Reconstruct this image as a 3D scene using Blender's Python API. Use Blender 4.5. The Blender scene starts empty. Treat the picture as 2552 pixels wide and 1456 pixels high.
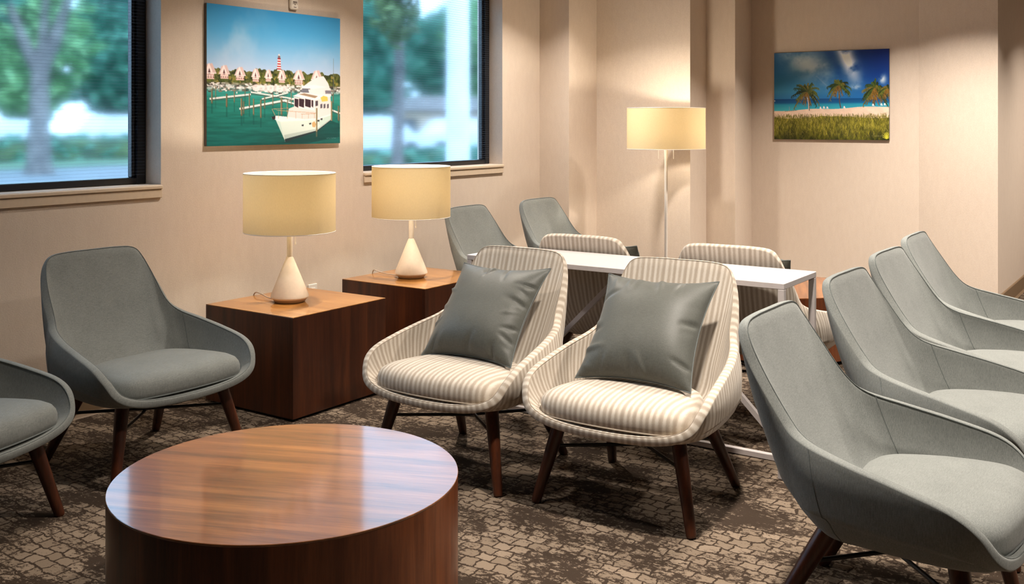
import bpy, math, random
import numpy as np
from mathutils import Vector, Matrix

random.seed(7)
rng = np.random.default_rng(7)
scene = bpy.context.scene
COL = scene.collection
PI = math.pi

# ------------------------------------------------------------------ camera
# room axes: X runs along the window wall away from the viewer, Y towards the window wall, Z up
cam_data = bpy.data.cameras.new('camera')
cam_data.sensor_width = 36.0
cam_data.lens = 36.0 * 2520.0 / 2552.0
cam_data.shift_y = -(728.0 - 305.0) / 2552.0
cam_data.clip_end = 500
cam = bpy.data.objects.new('camera', cam_data)
COL.objects.link(cam)
cam.location = (0, 0, 1.40)
cam.rotation_euler = (PI / 2, 0, math.radians(34.377 - 90.0))
scene.camera = cam

# ------------------------------------------------------------------ world, sun, exposure
world = bpy.data.worlds.new('world')
scene.world = world
world.use_nodes = True
wn = world.node_tree.nodes
wn['Background'].inputs[0].default_value = (0.73, 0.82, 1.0, 1)
wn['Background'].inputs[1].default_value = 4.6
sun_d = bpy.data.lights.new('sun', 'SUN')
sun_d.energy = 2.4
sun_d.angle = 0.02
sun_d.color = (1.0, 0.96, 0.88)
sun = bpy.data.objects.new('sun', sun_d)
COL.objects.link(sun)
sun.rotation_euler = Vector((0.25, 0.75, -0.85)).to_track_quat('-Z', 'Y').to_euler()
scene.view_settings.view_transform = 'Standard'
scene.view_settings.look = 'None'
scene.view_settings.gamma = 1.0
scene.view_settings.use_curve_mapping = False
scene.view_settings.exposure = 0.0
scene.cycles.max_bounces = 7
scene.cycles.diffuse_bounces = 3
scene.cycles.glossy_bounces = 3
scene.cycles.use_adaptive_sampling = True
scene.cycles.adaptive_threshold = 0.03
scene.cycles.transmission_bounces = 6
scene.cycles.transparent_max_bounces = 16
scene.cycles.sample_clamp_indirect = 6.0
scene.cycles.use_denoising = True

CEIL = 2.72
LAMP_COL = (1.0, 0.905, 0.80)
# recessed ceiling downlights (x, y, watts); their housings are built with the ceiling
DOWNLIGHTS = [(2.2, 2.7, 13), (4.1, 3.45, 30), (6.1, 3.5, 34),  # first in this row is a fill, added to brighten the left grey armchair
              (2.9, 1.15, 50), (4.9, 1.2, 54), (7.1, 1.7, 62),
              (3.4, -0.9, 46), (5.6, -0.9, 44), (7.4, 0.3, 36), (9.3, 0.1, 40)]  # last one is an added fill that lifts the dark hallway wall

# ------------------------------------------------------------------ helpers
def srgb(r, g, b):
    def f(c):
        c = c / 255.0
        return c / 12.92 if c <= 0.04045 else ((c + 0.055) / 1.055) ** 2.4
    return (f(r), f(g), f(b), 1.0)

def new_mat(name):
    m = bpy.data.materials.new(name)
    m.use_nodes = True
    nt = m.node_tree
    return m, nt, nt.nodes['Principled BSDF']

def node(nt, t, **kw):
    n = nt.nodes.new(t)
    for k, v in kw.items():
        setattr(n, k, v)
    return n

def setin(n, **kw):
    for k, v in kw.items():
        n.inputs[k.replace('_', ' ')].default_value = v

def ramp(nt, fac, stops, interp='LINEAR'):
    r = nt.nodes.new('ShaderNodeValToRGB')
    r.color_ramp.interpolation = interp
    el = r.color_ramp.elements
    while len(el) < len(stops):
        el.new(0.5)
    for e, (p, c) in zip(el, stops):
        e.position = p
        e.color = c
    nt.links.new(fac, r.inputs[0])
    return r

def mix(nt, fac, a, b, mode='MIX'):
    m = nt.nodes.new('ShaderNodeMix')
    m.data_type = 'RGBA'
    m.blend_type = mode
    for sock, v in ((m.inputs[0], fac), (m.inputs[6], a), (m.inputs[7], b)):
        if hasattr(v, 'default_value'):
            nt.links.new(v, sock)
        else:
            sock.default_value = v
    return m.outputs[2]

def math_n(nt, op, a, b=None, c=None):
    m = nt.nodes.new('ShaderNodeMath')
    m.operation = op
    for i, v in enumerate((a, b, c)):
        if v is None:
            continue
        if hasattr(v, 'default_value'):
            nt.links.new(v, m.inputs[i])
        else:
            m.inputs[i].default_value = v
    return m.outputs[0]

def bump(nt, b, height, strength, dist):
    n = nt.nodes.new('ShaderNodeBump')
    n.inputs['Strength'].default_value = strength
    n.inputs['Distance'].default_value = dist
    nt.links.new(height, n.inputs['Height'])
    nt.links.new(n.outputs[0], b.inputs['Normal'])

def noise(nt, vec, scale, detail=3, rough=0.55, dist=0.0):
    n = nt.nodes.new('ShaderNodeTexNoise')
    setin(n, Scale=scale, Detail=detail, Roughness=rough, Distortion=dist)
    if vec is not None:
        nt.links.new(vec, n.inputs['Vector'])
    return n

def mapping(nt, vec, scale=(1, 1, 1), rot=(0, 0, 0), loc=(0, 0, 0)):
    n = nt.nodes.new('ShaderNodeMapping')
    n.inputs['Scale'].default_value = scale
    n.inputs['Rotation'].default_value = rot
    n.inputs['Location'].default_value = loc
    nt.links.new(vec, n.inputs['Vector'])
    return n.outputs[0]

def texco(nt, which='Object'):
    return nt.nodes.new('ShaderNodeTexCoord').outputs[which]

# ------------------------------------------------------------------ materials
def plain(name, col, rough=0.5, metal=0.0, spec=0.5):
    m, nt, b = new_mat(name)
    setin(b, Base_Color=col, Roughness=rough, Metallic=metal)
    b.inputs['Specular IOR Level'].default_value = spec
    n = noise(nt, texco(nt), 60, 2)
    r = ramp(nt, n.outputs[0], [(0.3, tuple(c * 0.94 for c in col[:3]) + (1,)), (0.7, col)])
    nt.links.new(r.outputs[0], b.inputs['Base Color'])
    return m

def wallpaper_mat(name, c1, c2):
    m, nt, b = new_mat(name)
    co = texco(nt)
    n1 = noise(nt, co, 160, 2, 0.7)
    n2 = noise(nt, mapping(nt, co, (1, 1, 0.35)), 34, 4, 0.6)
    f = math_n(nt, 'ADD', math_n(nt, 'MULTIPLY', n1.outputs[0], 0.7), math_n(nt, 'MULTIPLY', n2.outputs[0], 0.3))
    r = ramp(nt, f, [(0.38, c1), (0.62, c2)])
    nt.links.new(r.outputs[0], b.inputs['Base Color'])
    setin(b, Roughness=0.72)
    b.inputs['Specular IOR Level'].default_value = 0.25
    bump(nt, b, n1.outputs[0], 0.25, 0.002)
    return m

def fabric_mat(name, c1, c2, rough=0.8):
    m, nt, b = new_mat(name)
    co = texco(nt)
    w1 = noise(nt, mapping(nt, co, (1, 1, 0.12)), 420, 2, 0.6)
    w2 = noise(nt, mapping(nt, co, (0.14, 1, 1)), 420, 2, 0.6)
    big = noise(nt, co, 9, 3)
    f = math_n(nt, 'ADD', math_n(nt, 'MULTIPLY', w1.outputs[0], 0.45),
               math_n(nt, 'ADD', math_n(nt, 'MULTIPLY', w2.outputs[0], 0.35), math_n(nt, 'MULTIPLY', big.outputs[0], 0.2)))
    r = ramp(nt, f, [(0.36, c1), (0.64, c2)])
    nt.links.new(r.outputs[0], b.inputs['Base Color'])
    setin(b, Roughness=rough)
    b.inputs['Specular IOR Level'].default_value = 0.35
    b.inputs['Sheen Weight'].default_value = 0.12
    b.inputs['Sheen Roughness'].default_value = 0.5
    bump(nt, b, w1.outputs[0], 0.12, 0.002)
    return m

def striped_mat(name):
    m, nt, b = new_mat(name)
    uv = texco(nt, 'UV')
    sep = node(nt, 'ShaderNodeSeparateXYZ')
    wob = noise(nt, mapping(nt, uv, (6, 2.2, 1)), 3.0, 3, 0.6)
    nt.links.new(uv, sep.inputs[0])
    u = math_n(nt, 'ADD', sep.outputs[0], math_n(nt, 'MULTIPLY', wob.outputs[0], 0.012))
    s1 = math_n(nt, 'SINE', math_n(nt, 'MULTIPLY', u, 2 * PI / 0.0225))
    s2 = math_n(nt, 'SINE', math_n(nt, 'MULTIPLY', u, 2 * PI / 0.045))
    weave = noise(nt, mapping(nt, uv, (1, 0.25, 1)), 650, 2, 0.6)
    amp = noise(nt, mapping(nt, uv, (30, 5, 1)), 2.0, 2)
    f = math_n(nt, 'ADD', math_n(nt, 'MULTIPLY', s1, math_n(nt, 'MULTIPLY', amp.outputs[0], 0.52)), math_n(nt, 'MULTIPLY', s2, 0.09))
    f = math_n(nt, 'ADD', f, math_n(nt, 'MULTIPLY', weave.outputs[0], 0.5))
    f = math_n(nt, 'ADD', f, 0.25)
    r = ramp(nt, f, [(0.18, srgb(160, 147, 132)), (0.46, srgb(173, 161, 146)), (0.64, srgb(191, 181, 168)), (0.9, srgb(200, 191, 178))])
    nt.links.new(r.outputs[0], b.inputs['Base Color'])
    setin(b, Roughness=0.85)
    b.inputs['Specular IOR Level'].default_value = 0.25
    b.inputs['Sheen Weight'].default_value = 0.1
    bump(nt, b, weave.outputs[0], 0.12, 0.0015)
    return m

def wood_mat(name, c_dark, c_mid, c_light, scale=(1, 14, 14), rough=0.3, coat=0.0, spec=0.5):
    """grain runs along local X for the given scale"""
    m, nt, b = new_mat(name)
    co = texco(nt)
    v = mapping(nt, co, scale)
    n1 = noise(nt, v, 1.6, 6, 0.62, 0.6)
    n2 = noise(nt, mapping(nt, co, tuple(s * 5 for s in scale)), 2.0, 4, 0.7)
    n3 = noise(nt, mapping(nt, co, tuple(s * 0.45 for s in scale)), 1.1, 2, 0.5)
    f = math_n(nt, 'ADD', math_n(nt, 'MULTIPLY', n1.outputs[0], 0.5),
               math_n(nt, 'ADD', math_n(nt, 'MULTIPLY', n2.outputs[0], 0.22), math_n(nt, 'MULTIPLY', n3.outputs[0], 0.28)))
    r = ramp(nt, f, [(0.38, c_dark), (0.5, c_mid), (0.62, c_light)])
    nt.links.new(r.outputs[0], b.inputs['Base Color'])
    setin(b, Roughness=rough)
    b.inputs['Specular IOR Level'].default_value = spec
    b.inputs['Coat Weight'].default_value = coat
    b.inputs['Coat Roughness'].default_value = 0.09
    b.inputs['Coat IOR'].default_value = 1.62
    return m

def carpet_mat():
    m, nt, b = new_mat('carpet')
    co = texco(nt)
    warp = noise(nt, co, 9.0, 3, 0.6)
    wv = node(nt, 'ShaderNodeVectorMath', operation='MULTIPLY_ADD')
    nt.links.new(warp.outputs[1], wv.inputs[0])
    wv.inputs[1].default_value = (0.06, 0.06, 0)
    nt.links.new(co, wv.inputs[2])
    warp2 = noise(nt, co, 42.0, 3, 0.6)
    wv2 = node(nt, 'ShaderNodeVectorMath', operation='MULTIPLY_ADD')
    nt.links.new(warp2.outputs[1], wv2.inputs[0])
    wv2.inputs[1].default_value = (0.022, 0.022, 0)
    nt.links.new(wv.outputs[0], wv2.inputs[2])
    # cobble-like printed cells, rows running along Y
    br = node(nt, 'ShaderNodeTexBrick')
    br.offset = 0.42
    br.squash = 1.0
    setin(br, Scale=1.0, Mortar_Size=0.0042, Mortar_Smooth=0.25, Bias=0.0, Brick_Width=0.066, Row_Height=0.052)
    br.inputs['Color1'].default_value = (0.55, 0.55, 0.55, 1)
    br.inputs['Color2'].default_value = (1, 1, 1, 1)
    br.inputs['Mortar'].default_value = (0, 0, 0, 1)
    nt.links.new(mapping(nt, wv2.outputs[0], rot=(0, 0, PI / 2)), br.inputs['Vector'])
    mortar = math_n(nt, 'SUBTRACT', 1.0, br.outputs['Fac'])
    # worn patches, ragged edges, stretched along Y
    n1 = noise(nt, mapping(nt, co, (1.5, 0.8, 1)), 4.2, 4, 0.65, 0.2)
    n2 = noise(nt, mapping(nt, co, (1.3, 0.7, 1)), 55, 4, 0.8)
    wear = math_n(nt, 'ADD', math_n(nt, 'MULTIPLY', n1.outputs[0], 0.52), math_n(nt, 'MULTIPLY', n2.outputs[0], 0.48))
    wmask = ramp(nt, wear, [(0.475, (0, 0, 0, 1)), (0.515, (1, 1, 1, 1))])
    pile = noise(nt, co, 330, 2, 0.8)
    cell = ramp(nt, br.outputs[0], [(0.5, srgb(112, 98, 83)), (1.0, srgb(144, 128, 111))])
    light = mix(nt, pile.outputs[0], cell.outputs[0], srgb(118, 103, 88))
    dark = mix(nt, pile.outputs[0], srgb(44, 35, 28), srgb(66, 54, 44))
    f = math_n(nt, 'MULTIPLY', mortar, wmask.outputs[0])
    col = mix(nt, f, dark, light)
    nt.links.new(col, b.inputs['Base Color'])
    setin(b, Roughness=0.95)
    b.inputs['Specular IOR Level'].default_value = 0.1
    bump(nt, b, pile.outputs[0], 0.35, 0.004)
    return m

def shade_mat():
    m, nt, b = new_mat('lamp_shade_fabric')
    nt.nodes.remove(b)
    out = nt.nodes['Material Output']
    co = texco(nt)
    w = noise(nt, mapping(nt, co, (1, 1, 0.2)), 500, 2)
    col = ramp(nt, w.outputs[0], [(0.3, srgb(210, 197, 164)), (0.7, srgb(222, 209, 177))])
    d = node(nt, 'ShaderNodeBsdfDiffuse')
    t = node(nt, 'ShaderNodeBsdfTranslucent')
    nt.links.new(col.outputs[0], d.inputs[0])
    t.inputs[0].default_value = srgb(250, 234, 200)
    ms = node(nt, 'ShaderNodeMixShader')
    ms.inputs[0].default_value = 0.30
    nt.links.new(d.outputs[0], ms.inputs[1])
    nt.links.new(t.outputs[0], ms.inputs[2])
    nt.links.new(ms.outputs[0], out.inputs[0])
    return m

def glass_mat():
    m, nt, b = new_mat('window_glass')
    nt.nodes.remove(b)
    g = node(nt, 'ShaderNodeBsdfRefraction')
    g.distribution = 'GGX'
    setin(g, Roughness=0.062, IOR=1.45)
    n = noise(nt, texco(nt), 1.5, 2)
    r = ramp(nt, n.outputs[0], [(0.3, (0.72, 0.90, 0.98, 1)), (0.7, (0.76, 0.92, 1.0, 1))])
    nt.links.new(r.outputs[0], g.inputs[0])
    nt.links.new(g.outputs[0], nt.nodes['Material Output'].inputs[0])
    return m

def leaf_mat(name, c1, c2):
    m, nt, b = new_mat(name)
    n = noise(nt, texco(nt), 1.2, 3)
    r = ramp(nt, n.outputs[0], [(0.35, c1), (0.65, c2)])
    nt.links.new(r.outputs[0], b.inputs['Base Color'])
    setin(b, Roughness=0.6)
    return m

def print_mat():
    m, nt, b = new_mat('photo_print')
    a = node(nt, 'ShaderNodeVertexColor')
    a.layer_name = 'Col'
    nt.links.new(a.outputs[0], b.inputs['Base Color'])
    setin(b, Roughness=0.35)
    b.inputs['Specular IOR Level'].default_value = 0.3
    return m

M = {}
M['wall'] = wallpaper_mat('wallpaper', srgb(214, 197, 181), srgb(223, 207, 191))
M['ceiling'] = plain('ceiling_paint', srgb(186, 178, 166), 0.9)
M['carpet'] = carpet_mat()
M['base'] = plain('taupe_base', srgb(128, 104, 78), 0.5)
M['trim'] = plain('cream_trim', srgb(216, 196, 172), 0.45)
M['frame'] = plain('dark_frame', srgb(22, 25, 32), 0.35)
M['slat'] = plain('blind_slat', srgb(110, 124, 146), 0.4)
M['grey'] = fabric_mat('grey_fabric', srgb(100, 103, 100), srgb(128, 131, 127))
M['grey_pillow'] = fabric_mat('pillow_fabric', srgb(70, 71, 66), srgb(87, 88, 82), 0.5)
M['grey_seam'] = plain('grey_thread', srgb(94, 99, 97), 0.8)
M['stripe'] = striped_mat('striped_fabric')
M['stripe_seam'] = plain('taupe_thread', srgb(160, 146, 130), 0.8)
M['leg'] = wood_mat('leg_wood', srgb(40, 18, 8), srgb(64, 29, 13), srgb(88, 43, 19), (14, 14, 1), 0.38)
M['rod'] = plain('black_steel', srgb(16, 15, 15), 0.4)
M['drum_top'] = wood_mat('drum_top_veneer', srgb(88, 48, 21), srgb(130, 76, 36), srgb(164, 104, 54), (0.9, 15, 15), 0.32, 0.68)
M['drum_side'] = wood_mat('drum_side_veneer', srgb(68, 32, 16), srgb(100, 52, 27), srgb(126, 70, 38), (12, 12, 0.7), 0.3)
M['cube_top'] = wood_mat('cube_top_lit_veneer', srgb(128, 80, 36), srgb(166, 112, 56), srgb(192, 138, 76), (13, 0.9, 13), 0.22, 0.4)  # lighter than the sides: overhead light painted into the wood colour
M['cube_side'] = wood_mat('cube_side_shaded_veneer', srgb(44, 20, 10), srgb(66, 31, 15), srgb(88, 44, 21), (12, 12, 0.6), 0.32)  # same walnut as the top, with the sides' shade painted into the colour
M['black'] = plain('black_plinth', srgb(18, 15, 13), 0.6)
M['white_metal'] = plain('white_lacquer', srgb(196, 188, 186), 0.35)
M['white'] = plain('white_paint', srgb(238, 230, 220), 0.4)
M['lamp_base'] = plain('lamp_ceramic', srgb(232, 214, 192), 0.55)
M['lamp_foot'] = plain('lamp_foot_wood', srgb(190, 160, 124), 0.55)
M['shade'] = shade_mat()
M['cord'] = plain('lamp_cord', srgb(176, 160, 144), 0.5)
M['glass'] = glass_mat()
M['print'] = print_mat()
M['canvas_edge'] = plain('canvas_edge', srgb(112, 104, 98), 0.7)
M['device'] = plain('device_plastic', srgb(236, 226, 212), 0.35)
M['ink'] = plain('dark_ink', srgb(70, 52, 48), 0.6)

# ------------------------------------------------------------------ mesh helpers
def mk(name, verts, faces, mat, parent=None, smooth=False, uv=None, loc=None):
    me = bpy.data.meshes.new(name)
    me.from_pydata([tuple(map(float, v)) for v in verts], [], [tuple(map(int, f)) for f in faces])
    if uv is not None:
        l = me.uv_layers.new(name='UVMap')
        idx = np.zeros(len(me.loops), dtype=np.int32)
        me.loops.foreach_get('vertex_index', idx)
        l.data.foreach_set('uv', np.asarray(uv, dtype=np.float32)[idx].ravel())
    me.materials.append(mat)
    if smooth:
        me.polygons.foreach_set('use_smooth', np.ones(len(me.polygons), dtype=bool))
    me.update()
    o = bpy.data.objects.new(name, me)
    COL.objects.link(o)
    if parent is not None:
        o.parent = parent
    if loc is not None:
        o.location = loc
    return o

def tag(o, label, cat, group=None):
    o['label'] = label
    o['category'] = cat
    if group:
        o['group'] = group
    return o

def thing(name, label, cat, loc=(0, 0, 0), rz=0.0, group=None):
    o = bpy.data.objects.new(name, None)
    o.empty_display_size = 0.1
    COL.objects.link(o)
    o.location = loc
    o.rotation_euler = (0, 0, rz)
    return tag(o, label, cat, group)

def structure(o):
    o['kind'] = 'structure'
    return o

def dup(root, loc, rz, label, group=None):
    def cp(o, par):
        c = o.copy()
        COL.objects.link(c)
        c.parent = par
        for ch in o.children:
            cp(ch, c)
        return c
    r = cp(root, None)
    r.location = loc
    r.rotation_euler = (0, 0, rz)
    r['label'] = label
    if group:
        r['group'] = group
    return r

class MB:
    def __init__(self):
        self.v, self.f = [], []
    def add(self, verts, faces):
        n = len(self.v)
        self.v += [tuple(map(float, p)) for p in verts]
        self.f += [tuple(int(i) + n for i in f) for f in faces]
        return self
    def box(self, x0, x1, y0, y1, z0, z1):
        v = [(x, y, z) for z in (z0, z1) for y in (y0, y1) for x in (x0, x1)]
        return self.add(v, [(0, 2, 3, 1), (4, 5, 7, 6), (0, 1, 5, 4), (2, 6, 7, 3), (0, 4, 6, 2), (1, 3, 7, 5)])
    def cbox(self, x0, x1, y0, y1, z0, z1, b=0.003):
        """box with chamfered edges"""
        cx, cy, cz = (x0 + x1) / 2, (y0 + y1) / 2, (z0 + z1) / 2
        hx, hy, hz = (x1 - x0) / 2, (y1 - y0) / 2, (z1 - z0) / 2
        b = min(b, hx * 0.9, hy * 0.9, hz * 0.9)
        vs, idx = [], {}
        for sx in (-1, 1):
            for sy in (-1, 1):
                for sz in (-1, 1):
                    for ax in range(3):
                        d = [hx - b, hy - b, hz - b]
                        d[ax] += b
                        idx[(sx, sy, sz, ax)] = len(vs)
                        vs.append((cx + sx * d[0], cy + sy * d[1], cz + sz * d[2]))
        fs = []
        def q(pts, out):
            p = [Vector(vs[i]) for i in pts]
            nrm = (p[1] - p[0]).cross(p[2] - p[0])
            if nrm.dot(out) < 0:
                pts = pts[::-1]
            fs.append(tuple(pts))
        S = (-1, 1)
        for ax in range(3):
            o1, o2 = [a for a in range(3) if a != ax]
            for s in S:
                def key(a, bb):
                    k = [0, 0, 0]
                    k[ax], k[o1], k[o2] = s, a, bb
                    return idx[(k[0], k[1], k[2], ax)]
                out = Vector((0, 0, 0)); out[ax] = s
                q([key(-1, -1), key(1, -1), key(1, 1), key(-1, 1)], out)
            for a in S:
                for c in S:
                    def key2(s, which):
                        k = [0, 0, 0]
                        k[ax], k[o1], k[o2] = s, a, c
                        return idx[(k[0], k[1], k[2], which)]
                    out = Vector((0, 0, 0)); out[o1] = a; out[o2] = c
                    q([key2(-1, o1), key2(1, o1), key2(1, o2), key2(-1, o2)], out)
        for sx in S:
            for sy in S:
                for sz in S:
                    q([idx[(sx, sy, sz, 0)], idx[(sx, sy, sz, 1)], idx[(sx, sy, sz, 2)]], Vector((sx, sy, sz)))
        return self.add(vs, fs)
    def tube(self, pts, r, seg=10, caps=True, closed=False):
        pts = [Vector(p) for p in pts]
        n = len(pts)
        rs = r if isinstance(r, (list, tuple)) else [r] * n
        up = Vector((0, 0, 1))
        rings, prev = [], None
        for i, p in enumerate(pts):
            if closed:
                t = (pts[(i + 1) % n] - pts[i - 1]).normalized()
            else:
                t = (pts[min(i + 1, n - 1)] - pts[max(i - 1, 0)]).normalized()
            if prev is None:
                a = t.cross(up)
                if a.length < 1e-3:
                    a = t.cross(Vector((1, 0, 0)))
                a.normalize()
            else:
                a = (prev - t * prev.dot(t)).normalized()
            prev = a
            bb = t.cross(a)
            rings.append([p + (a * math.cos(k * 2 * PI / seg) + bb * math.sin(k * 2 * PI / seg)) * rs[i] for k in range(seg)])
        vs = [q for rg in rings for q in rg]
        fs = []
        m = n if closed else n - 1
        for i in range(m):
            j = (i + 1) % n
            for k in range(seg):
                k2 = (k + 1) % seg
                fs.append((i * seg + k, i * seg + k2, j * seg + k2, j * seg + k))
        if caps and not closed:
            fs.append(tuple(range(seg))[::-1])
            fs.append(tuple((n - 1) * seg + k for k in range(seg)))
        return self.add(vs, fs)
    def lathe(self, prof, seg=48, c=(0, 0)):
        """prof: (r, z) list, bottom to top; r=0 ends close"""
        vs, rows = [], []
        for r, z in prof:
            if r < 1e-6:
                rows.append([len(vs)] * seg)
                vs.append((c[0], c[1], z))
            else:
                rows.append(list(range(len(vs), len(vs) + seg)))
                vs += [(c[0] + r * math.cos(2 * PI * k / seg), c[1] + r * math.sin(2 * PI * k / seg), z) for k in range(seg)]
        fs = []
        for a, b in zip(rows[:-1], rows[1:]):
            for k in range(seg):
                k2 = (k + 1) % seg
                f = []
                for i in (a[k], a[k2], b[k2], b[k]):
                    if i not in f:
                        f.append(i)
                if len(f) > 2:
                    fs.append(tuple(f))
        return self.add(vs, fs)
    def build(self, name, mat, parent=None, smooth=False, loc=None):
        o = mk(name, self.v, self.f, mat, parent, False, None, loc)
        if smooth:
            smooth_by_angle(o)
        return o

def smooth_by_angle(o, ang=40):
    me = o.data
    me.polygons.foreach_set('use_smooth', np.ones(len(me.polygons), dtype=bool))
    me.set_sharp_from_angle(angle=math.radians(ang))

def closed_spline(P, n):
    """periodic Catmull-Rom through rows of P -> n samples (n multiple of len(P))"""
    P = np.asarray(P, float)
    k = len(P)
    per = n // k
    out = []
    for i in range(k):
        p0, p1, p2, p3 = P[i - 1], P[i], P[(i + 1) % k], P[(i + 2) % k]
        for j in range(per):
            t = j / per
            out.append(0.5 * (2 * p1 + (p2 - p0) * t + (2 * p0 - 5 * p1 + 4 * p2 - p3) * t * t + (3 * p1 - p0 - 3 * p2 + p3) * t ** 3))
    return np.array(out)

def open_spline(P, per):
    P = np.asarray(P, float)
    P = np.concatenate([[2 * P[0] - P[1]], P, [2 * P[-1] - P[-2]]])
    out = []
    for i in range(1, len(P) - 2):
        p0, p1, p2, p3 = P[i - 1], P[i], P[i + 1], P[i + 2]
        for j in range(per):
            t = j / per
            out.append(0.5 * (2 * p1 + (p2 - p0) * t + (2 * p0 - 5 * p1 + 4 * p2 - p3) * t * t + (3 * p1 - p0 - 3 * p2 + p3) * t ** 3))
    out.append(P[-2])
    return np.array(out)

# ================================================================== THE ROOM
WY = 4.40          # window wall face
W1 = (0.55, 3.253, 1.082, 2.40)
W2 = (4.76, 6.302, 1.082, 2.40)

# ---- floor, ceiling
f = MB().box(-6.2, 10.6, -7.4, 4.62, -0.12, 0.0)
structure(f.build('floor', M['carpet']))
f = MB().box(-6.2, 10.6, -7.4, 4.62, CEIL, CEIL + 0.12)
structure(f.build('ceiling', M['ceiling']))

# ---- window wall with two openings
f = MB()
T = 0.24
f.box(-6.2, W1[0], WY, WY + T, 0, CEIL)
f.box(W1[0], W1[1], WY, WY + T, 0, W1[2])
f.box(W1[0], W1[1], WY, WY + T, W1[3], CEIL)
f.box(W1[1], W2[0], WY, WY + T, 0, CEIL)
f.box(W2[0], W2[1], WY, WY + T, 0, W2[2])
f.box(W2[0], W2[1], WY, WY + T, W2[3], CEIL)
f.box(W2[1], 6.83, WY, WY + T, 0, CEIL)
structure(f.build('wall_left', M['wall']))

# ---- stepped far wall
PATH = [(6.825, 4.40), (6.825, 4.126), (7.265, 4.126), (7.265, 3.293), (7.70, 3.349), (7.70, 3.101),
        (8.30, 3.194), (8.30, 1.834), (8.12, 1.244), (10.25, 1.244), (10.25, -7.4)]
poly = PATH + [(10.6, -7.4), (10.6, 4.64), (6.825, 4.64)]
n = len(poly)
vs = [(x, y, 0) for x, y in poly] + [(x, y, CEIL) for x, y in poly]
fs = [(i, (i + 1) % n, n + (i + 1) % n, n + i) for i in range(n)]
fs += [tuple(range(n))[::-1], tuple(range(n, 2 * n))]
# room side must face the room: flip where needed by recalculation
wf = mk('wall_far', vs, fs, M['wall'])
import bmesh
bm = bmesh.new(); bm.from_mesh(wf.data)
bmesh.ops.recalc_face_normals(bm, faces=bm.faces[:])
bm.to_mesh(wf.data); bm.free()
structure(wf)
structure(MB().box(-6.2, 10.6, -7.6, -7.4, 0, CEIL).build('wall_right', M['wall']))
structure(MB().box(-6.4, -6.2, -7.6, 4.64, 0, CEIL).build('wall_back', M['wall']))

# ---- baseboards
def baseboard(name, path, h=0.125, t=0.012):
    """path walked with the room on the right-hand side; board stands proud of the wall into the room"""
    prof = [(0.0, 0.0), (t + 0.010, 0.0), (t + 0.006, 0.006), (t, 0.018), (t, h - 0.006), (t - 0.004, h), (0.0, h)]
    pts = [Vector((x, y)) for x, y in path]
    nr = []
    for a, b in zip(pts[:-1], pts[1:]):
        d = (b - a).normalized()
        nr.append(Vector((d.y, -d.x)))
    vs, fs = [], []
    for i, p in enumerate(pts):
        if i == 0:
            m_ = nr[0]
        elif i == len(pts) - 1:
            m_ = nr[-1]
        else:
            m_ = (nr[i - 1] + nr[i])
            m_ = m_ / max(m_.dot(nr[i]), 0.2)
        for o_, z in prof:
            vs.append((p.x + m_.x * o_, p.y + m_.y * o_, z))
    k = len(prof)
    for i in range(len(pts) - 1):
        for j in range(k - 1):
            fs.append((i * k + j, (i + 1) * k + j, (i + 1) * k + j + 1, i * k + j + 1))
    fs += [tuple(range(k)), tuple((len(pts) - 1) * k + j for j in range(k))[::-1]]
    return structure(mk(name, vs, fs, M['base']))
baseboard('baseboard_left', [(-6.1, 4.40), (6.823, 4.40)])
baseboard('baseboard_far', [(6.825, 4.385)] + PATH[1:])

# ---- windows
def window(idx, W, blind_to):
    x0, x1, z0, z1 = W
    root = bpy.data.objects.new('window_%d' % idx, None)
    COL.objects.link(root)
    structure(root)
    yf = WY + 0.10
    cx = (x0 + x1) / 2
    # frame: four members
    fw = 0.055
    for nm, a in (('frame_jamb', (x0, x0 + fw, z0, z1)), ('frame_jamb', (x1 - fw, x1, z0, z1))):
        MB().cbox(a[0], a[1], yf + 0.02, yf + 0.085, a[2], a[3], 0.004).build(nm, M['frame'], root)
    MB().cbox(x0 + fw, x1 - fw, yf + 0.02, yf + 0.085, z0, z0 + 0.035, 0.004).build('frame_rail', M['frame'], root)
    MB().cbox(x0 + fw, x1 - fw, yf + 0.02, yf + 0.085, z1 - 0.05, z1, 0.004).build('frame_rail', M['frame'], root)
    # inner gasket bead next to the glass
    for a, b in ((x0 + fw, x0 + fw + 0.02), (x1 - fw - 0.02, x1 - fw)):
        MB().cbox(a, b, yf + 0.035, yf + 0.075, z0 + 0.035, z1 - 0.05, 0.004).build('glazing_bead', M['frame'], root)
    MB().box(x0 + fw, x1 - fw, yf + 0.050, yf + 0.058, z0 + 0.03, z1 - 0.045).build('pane', M['glass'], root)
    # venetian blind: slats turned open, seen almost edge-on
    bl = MB()
    z = z0 + 0.05
    while z < z1 - 0.06:
        bl.box(x0 + 0.02, x1 - 0.02, yf + 0.003, yf + 0.0075, z, z + 0.0005)
        z += 0.0165
    b_ = bl.build('blind_slats', M['slat'], root)
    b_['kind'] = 'stuff'
    MB().cbox(x0 + 0.012, x1 - 0.012, yf - 0.012, yf + 0.016, z1 - 0.04, z1 - 0.003, 0.003).build('blind_headrail', M['frame'], root)
    # sill board and apron
    s = MB()
    s.cbox(x0 - 0.0, x1 + 0.0, WY - 0.020, WY + 0.125, z0 - 0.022, z0 - 0.002, 0.004)
    s.build('window_sill', M['trim'], root)
    MB().cbox(x0 - 0.0, x1 + 0.0, WY - 0.013, WY - 0.001, z0 - 0.066, z0 - 0.0235, 0.003).build('sill_apron', M['trim'], root)
    return root
window(1, W1, 0)
window(2, W2, 0)

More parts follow.
